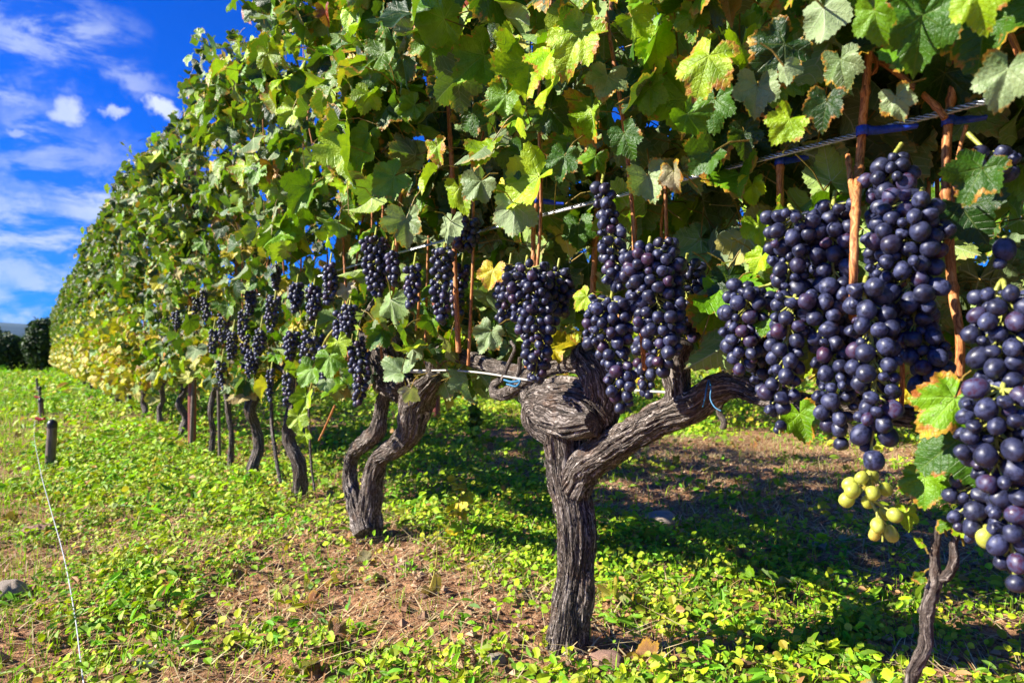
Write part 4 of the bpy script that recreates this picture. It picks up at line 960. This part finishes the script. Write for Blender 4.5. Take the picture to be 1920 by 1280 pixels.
# small stakes with the irrigation string
q0 = G(93, 868); lab_st = ['short black-topped stake nearest, its base in the grass', 'second short stake with a red clamp beside it', 'third small stake', 'fourth small stake almost lost in the grass']
stl = ['short round-topped wooden stake standing nearest in the grass', 'short stake beyond the red clamp, next after the nearest stake', 'tiny stake in the middle of the line of stakes', 'tiny stake at the far end of the line of stakes']
for i in range(4):
    p = q0 + U * 2.72 * i; hgt = (.20, .155, .14, .16)[i]; r = (.021, .019, .017, .016)[i]
    root = empty('stake', p, stl[i], 'stake', 'short stakes along the string')
    lean = np.array([.012, 0, 0]) * (1, -1, .5, -1)[i]
    b = B(); tube(b, [p - UP * .05, p + UP * hgt * .82 + lean], [r, r * .97], seg=22, step=.01, bark=.05, lump=.05, seed=i); b.build('shaft', MSTAKE, root)
    b = B(); q = p + UP * hgt * .82 + lean; tube(b, [q, q + UP * .018, q + UP * .03, q + UP * .037], [r * 1.03, r * 1.03, r * .8, r * .3], seg=22, step=.004); b.build('cap', MSTAKET, root)
for i, lab in ((0, 'red clamp on the string just behind the nearest stake'), (1, 'red clamp on the string further along')):
    p = G(72, 803) + U * 2.9 * i; p[2] = .02
    root = empty('string_clamp', p, lab, 'clamp', 'red clamps')
    b = B(); tube(b, [p + np.array([-.018, 0, .05]), p + np.array([.02, 0, .04])], [.011, .011], seg=14, step=.01, lump=.1); tube(b, [p + np.array([.02, 0, .04]), p + np.array([.045, -.005, .048])], [.006, .01], seg=12, step=.01); b.build('body', MRED, root)
    b = B(); tube(b, [p + UP * .045, p - UP * .04], [.004, .004], seg=8); b.build('peg', MSTAKE, root)
a = G(155, 1292); pts = [a + UP * .012, G(140, 1180) + UP * .02, G(118, 1060) + UP * .022, G(92, 960) + UP * .02, G(74, 890) + UP * .03, G(64, 812) + UP * .03]
e = np.array([a + U * x - UP * (a[2]) + UP * (.03 + .015 * math.sin(x * 2.2)) for x in (6.5, 8, 11, 15)])
wire('string', [pts[0] - U * .5] + [p + UP * .008 for p in pts] + list(e), .0011, MSTRING, 'thin pale string stretched low over the weeds between the short stakes', 'string', step=.05)

# ------------------------------------------------------------------ ground
def gx(lo, hi, fine_lo, fine_hi, step, grow=1.12):
    c = list(np.arange(fine_lo, fine_hi, step)); s = step; x = fine_lo; L = []
    while x > lo: s *= grow; x -= s; L.append(x)
    s = step; x = c[-1]; Rr = []
    while x < hi: s *= grow; x += s; Rr.append(x)
    return np.array(L[::-1] + c + Rr)
def gh(x, y):
    d = np.hypot(x, y); p = v2(x, y)
    a = (fbm(p * 1.3, 5, 3) - .5) * .06 + (fbm(p * 9, 6, 4) - .5) * .035 * np.clip(3.2 - d * .3, .3, 1) + (fbm(p * 55, 7, 3) - .5) * .011 * np.clip(2.0 - d * .3, 0, 1)
    # soil banked up a little along the row
    t_ = (x - M[0]) * N[0] + (y - M[1]) * N[1]
    return a + .018 * np.exp(-(t_ / .22) ** 2) - .005
xs = gx(-6000, 6000, -1.9, 1.9, .013); ys_ = gx(-30, 9000, .85, 3.3, .013)
X, Y = np.meshgrid(xs, ys_); Z = gh(X, Y)
# far land: gently lower in the distance beyond the vineyard
nx, ny = len(xs), len(ys_); V = np.stack([X, Y, Z], -1).reshape(-1, 3)
i = np.arange(ny - 1)[:, None]; j = np.arange(nx - 1)[None]; Fq = np.stack([i * nx + j, i * nx + j + 1, (i + 1) * nx + j + 1, (i + 1) * nx + j], -1).reshape(-1, 4)
m, n = newmat('vineyard_soil'); ge = n.new('ShaderNodeNewGeometry'); Pp = ge.outputs['Position']
f1 = n.noise(Pp, 3.0, 5, 0.6); f2 = n.noise(Pp, 45, 5, 0.65); f3 = n.noise(Pp, 260, 3, 0.6)
soil = n.mix(n.ss(f2.outputs[0], .35, .65), (0.13, 0.055, 0.025), (0.44, 0.23, 0.115))
soil = n.mix(n.math('MULTIPLY', n.ss(f3.outputs[0], .52, .7), .7), soil, (0.42, 0.28, 0.17))
soil = n.mix(n.ss(f1.outputs[0], .5, .7, 0, .35), soil, (0.07, 0.09, 0.02))
dist = n.vmath('LENGTH', Pp).outputs['Value']
grs = n.mix(n.noise(Pp, 9, 4, .6).outputs[0], (0.055, 0.10, 0.012), (0.17, 0.26, 0.02))
soil = n.mix(n.ss(dist, 4.0, 9.0, 0, .92), soil, grs)
hh_ = n.math('ADD', n.math('MULTIPLY', f2.outputs[0], 1.0), n.math('MULTIPLY', f3.outputs[0], .5))
bm = n.new('ShaderNodeBump', {'Strength': .9, 'Distance': .012, 'Height': hh_})
p_ = n.new('ShaderNodeBsdfPrincipled', {'Base Color': soil, 'Roughness': .95, 'Normal': bm.outputs[0], 'Specular IOR Level': .2}); out(n, p_.outputs[0])
tag(mk('ground', V, Fq.ravel(), np.arange(len(Fq)) * 4, m), 'reddish soil under the vines with grass beyond', None, None, 'structure')

# ------------------------------------------------------------------ ground cover
def across(x, y): return (x - M[0]) * N[0] + (y - M[1]) * N[1]
def cover_density(x, y):
    q = fbm(v2(x, y) * 2.3, 91, 4); a = across(x, y)
    dn = np.clip((q - .50) * 7 + .45, 0.05, 1)
    row = np.exp(-((a - .03) / .17) ** 2); dn = dn * (1 - .86 * row * (fbm(v2(x, y) * 3.1, 12, 2) > .40))
    d = np.maximum(y, .1); px = 960 + F * x / d; py = HY + F * H / d
    def spot(cx, cy, rx, ry, k):
        return 1 - k * np.exp(-(((px - cx) / rx) ** 2 + ((py - cy) / ry) ** 2))
    dn = dn * spot(720, 1130, 185, 85, .85) * spot(640, 1000, 110, 60, .7) * spot(100, 1240, 140, 60, .5) * spot(320, 1010, 110, 40, .6) * spot(520, 940, 110, 35, .7) * spot(1190, 1245, 260, 60, .92) * spot(800, 1200, 230, 80, .55) * spot(1480, 890, 430, 105, .98) * spot(1560, 1000, 120, 45, .85) * spot(60, 1160, 140, 60, .7) * spot(880, 1250, 150, 45, .6)
    dn = dn + .75 * (1 - spot(1600, 1165, 300, 70, 1)) * (py > 1040) + .75 * (1 - spot(350, 930, 330, 120, 1)) + .8 * (1 - spot(900, 950, 150, 70, 1)) + .5 * (1 - spot(460, 1240, 180, 50, 1))
    return np.clip(dn, 0, 1)
def wedge(n, d0, d1, rng, pad=.12):
    d = np.sqrt(rng.uniform(d0 ** 2, d1 ** 2, n)); return (rng.uniform(-.75 - pad, .75 + pad, n)) * d, d
def small_leaves(x, y, z, nrm, tip, size, col, wide=.55):
    n_ = len(x); wide = np.broadcast_to(np.asarray(wide, float), (n_,))[:, None, None]
    base = np.array([(0, 0, 0), (-.38, .16, .05), (.38, .16, .05), (-.56, .45, .10), (0, .40, -.03), (.56, .45, .10), (-.42, .76, .04), (.42, .76, .04), (0, 1, -.10)])
    Zv = norm(nrm); Yv = norm(tip - Zv * np.sum(tip * Zv, -1, keepdims=True)); Xv = np.cross(Yv, Zv); p = np.stack([x, y, z], 1)
    V = p[:, None] + (base[None, :, 0:1] * wide * Xv[:, None] + base[None, :, 1:2] * Yv[:, None] + base[None, :, 2:3] * Zv[:, None]) * size[:, None, None]
    f = np.array([[0, 4, 1], [0, 2, 4], [1, 4, 3], [2, 5, 4], [3, 4, 6], [5, 7, 4], [6, 4, 8], [4, 7, 8]])
    lo = (f.ravel()[None] + (np.arange(n_) * 9)[:, None]).ravel()
    return V.reshape(-1, 3), lo, np.arange(n_ * 8) * 3, np.repeat(col, 9, axis=0)
m, n = newmat('weed_leaf'); at_ = n.new('ShaderNodeAttribute', attribute_name='tint')
p_ = n.new('ShaderNodeBsdfPrincipled', {'Base Color': at_.outputs['Color'], 'Roughness': .58, 'Specular IOR Level': .35})
t_ = n.new('ShaderNodeBsdfTranslucent', {'Color': n.mix(1, at_.outputs['Color'], (1.3, 1.4, .8), 'MULTIPLY')})
out(n, n.new('ShaderNodeMixShader', {0: .28, 1: p_.outputs[0], 2: t_.outputs[0]}).outputs[0]); MWEED = m
rg = np.random.default_rng(404)
parts_ = []
for d0, d1, dens, ls, per in ((.85, 2.0, 1350, .0135, 13), (2.0, 3.6, 640, .019, 12), (3.6, 7, 210, .032, 11), (7, 15, 42, .055, 10), (15, 34, 8, .10, 9)):
    area = .87 * (d1 ** 2 - d0 ** 2); nc_ = int(area * dens)
    cx, cy = wedge(nc_, d0, d1, rg); k = rg.random(nc_) < cover_density(cx, cy); k2 = rg.random(len(cx[k])) > .8 * np.clip((across(cx[k], cy[k]) - .6) * 6, 0, 1); cx, cy = cx[k][k2], cy[k][k2]; nc_ = len(cx)
    big = rg.uniform(.6, 1.5, nc_) * (1 + .5 * (rg.random(nc_) < .05)); kind = rg.random(nc_)
    x = np.repeat(cx, per); y = np.repeat(cy, per); b_ = np.repeat(big, per); kd = np.repeat(kind, per)
    rad = rg.random(len(x)) ** .6 * ls * 2.6 * b_; an = rg.uniform(0, 6.283, len(x))
    ox, oy = np.cos(an) * rad, np.sin(an) * rad
    hgt = rg.random(len(x)) * ls * 2.2 * b_ * (1 - rad / (ls * 4.6 * b_)) + .003
    x2, y2 = x + ox, y + oy; z = gh(x2, y2) + hgt
    nrm = np.stack([ox / rad * .4 * rg.uniform(0, 1, len(x)), oy / rad * .4 * rg.uniform(0, 1, len(x)), np.ones(len(x))], 1) + rg.normal(0, .48, (len(x), 3)) + np.array([-.35, -.3, 0])
    tip = np.stack([ox / rad, oy / rad, rg.normal(.15, .3, len(x))], 1) + rg.normal(0, .3, (len(x), 3))
    c = np.where((kd < .55)[:, None], np.array([.33, .48, .012]), np.where((kd < .85)[:, None], np.array([.16, .34, .014]), np.array([.48, .50, .04])))
    c = c * rg.uniform(.45, 1.3, (len(x), 1)) * np.repeat(rg.uniform(.8, 1.2, (nc_, 3)) * np.array([1.0, 1, .9]), per, axis=0)
    dead = rg.random(len(x)) < .035; c[dead] = np.array([.42, .22, .08])
    parts_.append(small_leaves(x2, y2, z, nrm, tip, ls * b_ ** .8 * rg.uniform(.55, 1.25, len(x)) * np.where(kd < .45, 1, np.where(kd < .75, 1.45, .7)), np.concatenate([c, np.ones((len(x), 1))], 1), np.where(kd < .45, .64, np.where(kd < .75, .30, .8))))
def join(parts_):
    V, L, T, C = [], [], [], []; nv_, nl_ = 0, 0
    for v, l, s, c in parts_: V.append(v); L.append(l + nv_); T.append(s + nl_); C.append(c); nv_ += len(v); nl_ += len(l)
    return np.concatenate(V), np.concatenate(L), np.concatenate(T), np.concatenate(C)
V, L, T, C = join(parts_)
tag(mk('weeds', V, L, T, MWEED, col=C, smooth=False), 'low green weeds covering the soil between the rows', None, None, 'stuff')

def blades(x, y, h, w_, col, rng, lean=.5, lay=0.0):
    n_ = len(x); an = rng.uniform(0, 6.283, n_); d = np.stack([np.cos(an), np.sin(an), np.zeros(n_)], 1); sd_ = np.stack([-np.sin(an), np.cos(an), np.zeros(n_)], 1)
    b0 = np.stack([x, y, gh(x, y)], 1); ln = rng.uniform(.1, 1, n_)[:, None] * lean
    up = UP[None] * (1 - lay)
    P1 = b0 + (up * .55 + d * ln * .35 + d * lay * .5) * h[:, None] + UP * lay * .006; P2 = b0 + (up * .92 + d * ln + d * lay) * h[:, None] * rng.uniform(.8, 1.1, n_)[:, None] + UP * lay * rng.uniform(.002, .016, n_)[:, None]
    w2 = w_[:, None]
    V = np.stack([b0 - sd_ * w2, b0 + sd_ * w2, P1 + sd_ * w2 * .8, P1 - sd_ * w2 * .8, P2], 1).reshape(-1, 3)
    lo = (np.array([0, 1, 2, 3, 3, 2, 4])[None] + (np.arange(n_) * 5)[:, None]).ravel(); st = (np.array([0, 4])[None] + (np.arange(n_) * 7)[:, None]).ravel()
    return V, lo, st, np.repeat(col, 5, axis=0)
parts_ = []
for d0, d1, dens, hh, ww in ((.85, 2.2, 5200, .035, .0008), (2.2, 4.5, 1900, .05, .0015), (4.5, 9, 600, .06, .0032), (9, 20, 110, .08, .008), (20, 45, 22, .12, .018)):
    nn = int(.87 * (d1 ** 2 - d0 ** 2) * dens); x, y = wedge(nn, d0, d1, rg); a = across(x, y)
    lawn = np.clip((a - .55) * 6, 0, 1); keep = rg.random(nn) < np.maximum(.75 * cover_density(x, y) + .12, lawn); x, y = x[keep], y[keep]
    nn = len(x); c = np.array([.25, .42, .010]) * rg.uniform(.6, 1.35, (nn, 1)) * rg.uniform(.85, 1.15, (nn, 3)); yl = rg.random(nn) < .14; c[yl] = np.array([.42, .38, .10])
    parts_.append(blades(x, y, hh * rg.uniform(.4, 1.3, nn), ww * rg.uniform(.7, 1.4, nn), np.concatenate([c, np.ones((nn, 1))], 1), rg))
V, L, T, C = join(parts_); tag(mk('grass', V, L, T, MWEED, col=C, smooth=False), 'short green grass growing beside the vines', None, None, 'stuff')
# dry straw lying on bare soil
nn = 42000; x, y = wedge(nn, .85, 4.2, rg); keep = rg.random(nn) > cover_density(x, y) * .93; x, y = x[keep], y[keep]; nn = len(x)
c = np.where((rg.random(nn) < .7)[:, None], np.array([.60, .47, .26]), np.array([.30, .15, .06])) * rg.uniform(.6, 1.3, (nn, 1))
V, L, T, C = blades(x, y, rg.uniform(.015, .11, nn), rg.uniform(.0006, .0016, nn), np.concatenate([c, np.ones((nn, 1))], 1), rg, .3, .86)
V[:, 2] += .006
tag(mk('dry_straw_litter', V, L, T, MWEED, col=C, smooth=False), 'dry straw and stalks lying on the bare soil', None, None, 'stuff')
# crumbs of soil
nn = 30000; x, y = wedge(nn, .85, 3.6, rg); keep = rg.random(nn) > cover_density(x, y) * .8; x, y = x[keep], y[keep]; nn = len(x)
oc = np.array([(1, 0, 0), (-1, 0, 0), (0, 1, 0), (0, -1, 0), (0, 0, 1), (0, 0, -1)], float); fo = np.array([[0, 2, 4], [2, 1, 4], [1, 3, 4], [3, 0, 4], [2, 0, 5], [1, 2, 5], [3, 1, 5], [0, 3, 5]])
sz = rg.gamma(2.0, .0016, nn) + .0015; V = oc[None] * sz[:, None, None] * rg.uniform(.6, 1.3, (nn, 6, 1)) * np.array([1, 1, .75]); an = rg.uniform(0, 6.28, nn)
ca, sa = np.cos(an)[:, None], np.sin(an)[:, None]; V = np.stack([V[..., 0] * ca - V[..., 1] * sa, V[..., 0] * sa + V[..., 1] * ca, V[..., 2]], -1) + np.stack([x, y, gh(x, y) + sz * .35], 1)[:, None]
m, n = newmat('soil_crumbs'); ge = n.new('ShaderNodeNewGeometry'); rr_ = ge.outputs['Random Per Island']
c_ = n.mix(rr_, (0.12, 0.05, 0.025), (0.55, 0.36, 0.22)); p_ = n.new('ShaderNodeBsdfPrincipled', {'Base Color': c_, 'Roughness': .95, 'Specular IOR Level': .2}); out(n, p_.outputs[0])
tag(mk('gravel', V.reshape(-1, 3), (fo.ravel()[None] + (np.arange(nn) * 6)[:, None]).ravel(), np.arange(nn * 8) * 3, m, smooth=False), 'crumbly reddish soil clods and grit', None, None, 'stuff')

# stones
def stone_mesh(seed, mat=MSTONE):
    me = sphere('stone', 26, 16, 1, .62, mat, 0, seed); nv_ = len(me.vertices); co = np.empty(nv_ * 3, np.float32); me.vertices.foreach_get('co', co); co = co.reshape(-1, 3)
    k = 1 + (fbm(co * 1.2 + seed, seed, 3) - .5) * .9; co = co * k[:, None]; co = np.round(co / .22) * .22 * .35 + co * .65
    me.vertices.foreach_set('co', co.astype(np.float32).ravel()); me.update(); return me
def put_stone(px, py, wpx, label, group=None, seed=1, mat=MSTONE):
    me = stone_mesh(seed, mat); o = bpy.data.objects.new('stone', me); COL.objects.link(o); g = G(px, py); d = g[1]; s = wpx / F * d / 2
    g[2] = float(gh(g[0:1], g[1:2])[0]) + s * .22; o.location = g; o.scale = (s, s * .85, s * .9); o.rotation_euler = (0, 0, seed * 1.7); return tag(o, label, 'stone', group)
MSTONE2 = simple('reddish_stone', (0.33, 0.19, 0.13), 0.9, 0.0, 30, 0.35, 0.8, 0.004)
put_stone(72, 1000, 55, 'flat brownish stone close to the string', None, 3, MSTONE2); put_stone(22, 1120, 80, 'grey stone at the edge of the bare patch by the string', None, 5); put_stone(1242, 982, 62, 'pale folded-looking stone behind the arm of the near vine', None, 7)
put_stone(1140, 1272, 62, 'tan stone lying by the foot of the near vine', None, 9, MSTONE2); put_stone(1540, 1035, 30, 'small stone in the dark shade strip', None, 11); put_stone(930, 1262, 44, 'whitish small stone on bare soil before the near vine', None, 12)
put_stone(760, 1082, 38, 'pinkish stone between the forked vine and the near vine', None, 13, MSTONE2)
sm_ = [stone_mesh(30 + i, (MSTONE, MSTONE2)[i % 2]) for i in range(4)]
for i in range(70):
    x, y = wedge(1, .95, 3.0, rg); x, y = float(x[0]), float(y[0])
    if cover_density(np.array([x]), np.array([y]))[0] > .6: continue
    o = bpy.data.objects.new('pebble', sm_[i % 4]); COL.objects.link(o); s = rg.uniform(.005, .013); o.scale = (s, s * rg.uniform(.7, 1), s * .8); o.rotation_euler = (0, 0, rg.uniform(0, 6)); o.location = (x, y, float(gh(np.array([x]), np.array([y]))[0]) + s * .2)
    tag(o, 'small pebble lying on the bare soil', 'pebble', 'pebbles on the soil')
# fallen leaves
fl = []
for i in range(7):
    c = np.array([[*(((.38, .17, .07), (.30, .10, .04), (.42, .30, .16), (.16, .10, .06), (.50, .25, .08), (.30, .32, .22), (.45, .40, .05))[i]), .8]])
    V, lo, st, uv, rim, CC = leaf_cloud(np.zeros((1, 3)), np.array([[.2, -.2, 1.0]]), np.array([[0, 1.0, 0]]), np.array([1.0]), c, T_HI, curl=1.9, petiole=False, rng=np.random.default_rng(i + 3))
    o = mk('fallen_leaf', V, lo, st, MLEAF, uv=uv, uv2=rim, col=CC); fl.append(o.data); bpy.data.objects.remove(o)
for i in range(190):
    x, y = wedge(1, .95, 4.2, rg); x, y = float(x[0]), float(y[0])
    o = bpy.data.objects.new('fallen_leaf', fl[int(rg.integers(7))]); COL.objects.link(o); s = rg.uniform(.03, .065); o.scale = (s, s, s); o.rotation_euler = (rg.normal(0, .5), rg.normal(0, .5), rg.uniform(0, 6.28))
    o.location = (x, y, float(gh(np.array([x]), np.array([y]))[0]) + .014)
    tag(o, 'dry curled vine leaf fallen on the ground', 'fallen leaf', 'fallen vine leaves')
# yellow seedling, larger weeds
def weed(label, px, py, hpx, n_, colk, seed, wl=.03, name='weed', cat='weed'):
    rng = np.random.default_rng(seed); g = G(px, py); g[2] = float(gh(g[0:1], g[1:2])[0]); hgt = hpx / F * g[1]; root = empty(name, g, label, cat)
    b = B(); top = g + UP * hgt + np.array([rng.normal(0, .02), 0, 0]); tube(b, [g - UP * .01, (g + top) / 2 + np.array([.008, 0, 0]), top], [.0018, .0014, .001], seg=6); b.build('stem', MSHOOT, root)
    f = rng.uniform(.25, 1, n_); pos = g + (top - g) * f[:, None] + rng.normal(0, .012, (n_, 3)); an = rng.uniform(0, 6.28, n_); tp = np.stack([np.cos(an), np.sin(an), rng.normal(0, .4, n_)], 1)
    V, lo, st, uv, rim, CC = leaf_cloud(pos, UP + rng.normal(0, .5, (n_, 3)), tp, rng.uniform(.7, 1.2, n_) * wl, palette(n_, colk, rng), T_MID, rng=rng); mk('foliage', V, lo, st, MLEAF, root, uv=uv, uv2=rim, col=CC)
weed('yellow-leaved seedling on bare soil between the two nearest trunks', 858, 1050, 130, 15, dict(yellow=5, lime=1), 1, .05)
weed('bushy bright green weed behind the forked vine', 890, 830, 75, 60, dict(bright=3, green=2), 2, .07)
weed('lone upright weed in the shaded soil strip', 1448, 915, 48, 8, dict(lime=3), 3, .045)
weed('broad-leaved weed under the heavy grapes', 1420, 1130, 60, 14, dict(lime=2, bright=3), 4, .045)
weed('broad-leaved weed close to the vine shoot', 1630, 1190, 55, 12, dict(lime=2, bright=3), 5, .045)
weed('thin yellow-stemmed weed beside the yellow seedling', 800, 1140, 120, 5, dict(yellow=3, lime=2), 6, .022)

# ------------------------------------------------------------------ distance
def bush(name, label, cat, c, w_, h_, seed, n_=2600, trunk=True):
    rng = np.random.default_rng(seed); root = empty(name, c, label, cat)
    u = norm(rng.normal(0, 1, (n_, 3))); rr = rng.random(n_) ** .35
    lob = .72 + .55 * fbm(u * 1.7 + seed, seed, 3)
    p = u * (rr * lob)[:, None] * np.array([w_ / 2, w_ / 2, h_ / 2]) + np.asarray(c) + UP * h_ * .52
    x, y, z = p.T; nrm = u + rng.normal(0, .6, (n_, 3)); sz_ = h_ * rng.uniform(.045, .085, n_)
    col = np.array([.030, .058, .014]) * rng.uniform(.5, 1.5, (n_, 1)); V, lo, st, C = small_leaves(x, y, z, nrm, rng.normal(0, 1, (n_, 3)), sz_, np.concatenate([col, np.ones((n_, 1))], 1), .8)
    mk('crown', V, lo, st, MWEED, root, col=C, smooth=False)
    b = B(); tube(b, [np.asarray(c) - UP * .2, np.asarray(c) + UP * h_ * .3, np.asarray(c) + UP * h_ * .6], [h_ * .04, h_ * .03, h_ * .015], seg=8, step=.3)
    for k in range(5):
        e = u[k] * np.array([w_ * .3, w_ * .3, abs(h_ * .2)]) + np.asarray(c) + UP * h_ * .6; tube(b, [np.asarray(c) + UP * h_ * .25, e], [h_ * .02, h_ * .008], seg=6, step=.3)
    b.build('trunk', MBARKF, root)
def gp(px, d): return np.array([(px - 960) / F * d, d, 0.0])
bush('bush', 'tall dark bush where the row of vines ends', 'bush', gp(80, 20), 1.0, 1.55, 1); bush('bush', 'dark bush beyond the end of the row, partly behind the vines', 'bush', gp(96, 29), 1.6, 2.1, 2)
bush('bush', 'squat dark bush at the edge of the lawn, below the hills', 'bush', gp(10, 21), 1.2, 1.22, 3); bush('bush', 'dark bush cut by the frame edge beyond the lawn', 'bush', gp(-40, 22), 1.6, 1.5, 4)
bush('shrub', 'low shadowy shrub between the two dark bushes', 'shrub', gp(48, 22), .9, .68, 5, 1400)
# hills
def hills(name, d, z0, amp, seed, colr, x0=-1.6, x1=1.6):
    n_ = 260; a = np.linspace(x0, x1, n_); xx = np.tan(np.clip(a, -1.35, 1.35)) * 0 + np.sin(a) * d; yy = np.cos(a) * d
    hgt = z0 + amp * (fbm(v2(a * 3.0, a * 0 + seed), seed, 5) - .3); rows = []
    for f, k in ((-.08, 0), (-.05, .35), (-.02, .8), (0, 1), (.06, .7), (.12, 0)):
        rows.append(np.stack([xx * (1 + f), yy * (1 + f), hgt * k * (1 + .1 * (vn(v2(a * 30, a * 0 + f * 50), 3) - .5)) - 4 * (k == 0)], 1))
    V = np.concatenate(rows); Fq = [[r_ * n_ + i, r_ * n_ + i + 1, (r_ + 1) * n_ + i + 1, (r_ + 1) * n_ + i] for r_ in range(5) for i in range(n_ - 1)]
    m = simple(name, colr, .9, 0, .004, .3, .3, 5); o = mk(name, V, np.array(Fq).ravel(), np.arange(len(Fq)) * 4, m); tag(o, 'distant wooded hills', None, None, 'structure')
hills('hills', 4200, 135, 120, 3, (0.03, 0.065, 0.085))  # bluish base colour paints in part of the distance haze
hills('low_hills', 2300, 22, 20, 8, (0.035, 0.065, 0.05))

# air between here and the hills
me = bpy.data.meshes.new('haze'); x0, x1, y0, y1, z0, z1 = -6500, 6500, -2500, 9600, -8, 420
vs = [(x, y, z) for z in (z0, z1) for y in (y0, y1) for x in (x0, x1)]
me.from_pydata(vs, [], [(0, 2, 3, 1), (4, 5, 7, 6), (0, 1, 5, 4), (2, 6, 7, 3), (0, 4, 6, 2), (1, 3, 7, 5)]); me.update()
m, n = newmat('haze_air'); pv = n.new('ShaderNodeVolumePrincipled', {'Color': (0.3, 0.6, 1.0, 1), 'Density': 0.000018})
n.new('ShaderNodeOutputMaterial', {'Volume': pv.outputs[0]}); me.materials.append(m)
tag(bpy.data.objects.new('haze', me), 'thin bluish air over the valley', None, None, 'stuff'); COL.objects.link(bpy.data.objects['haze'])
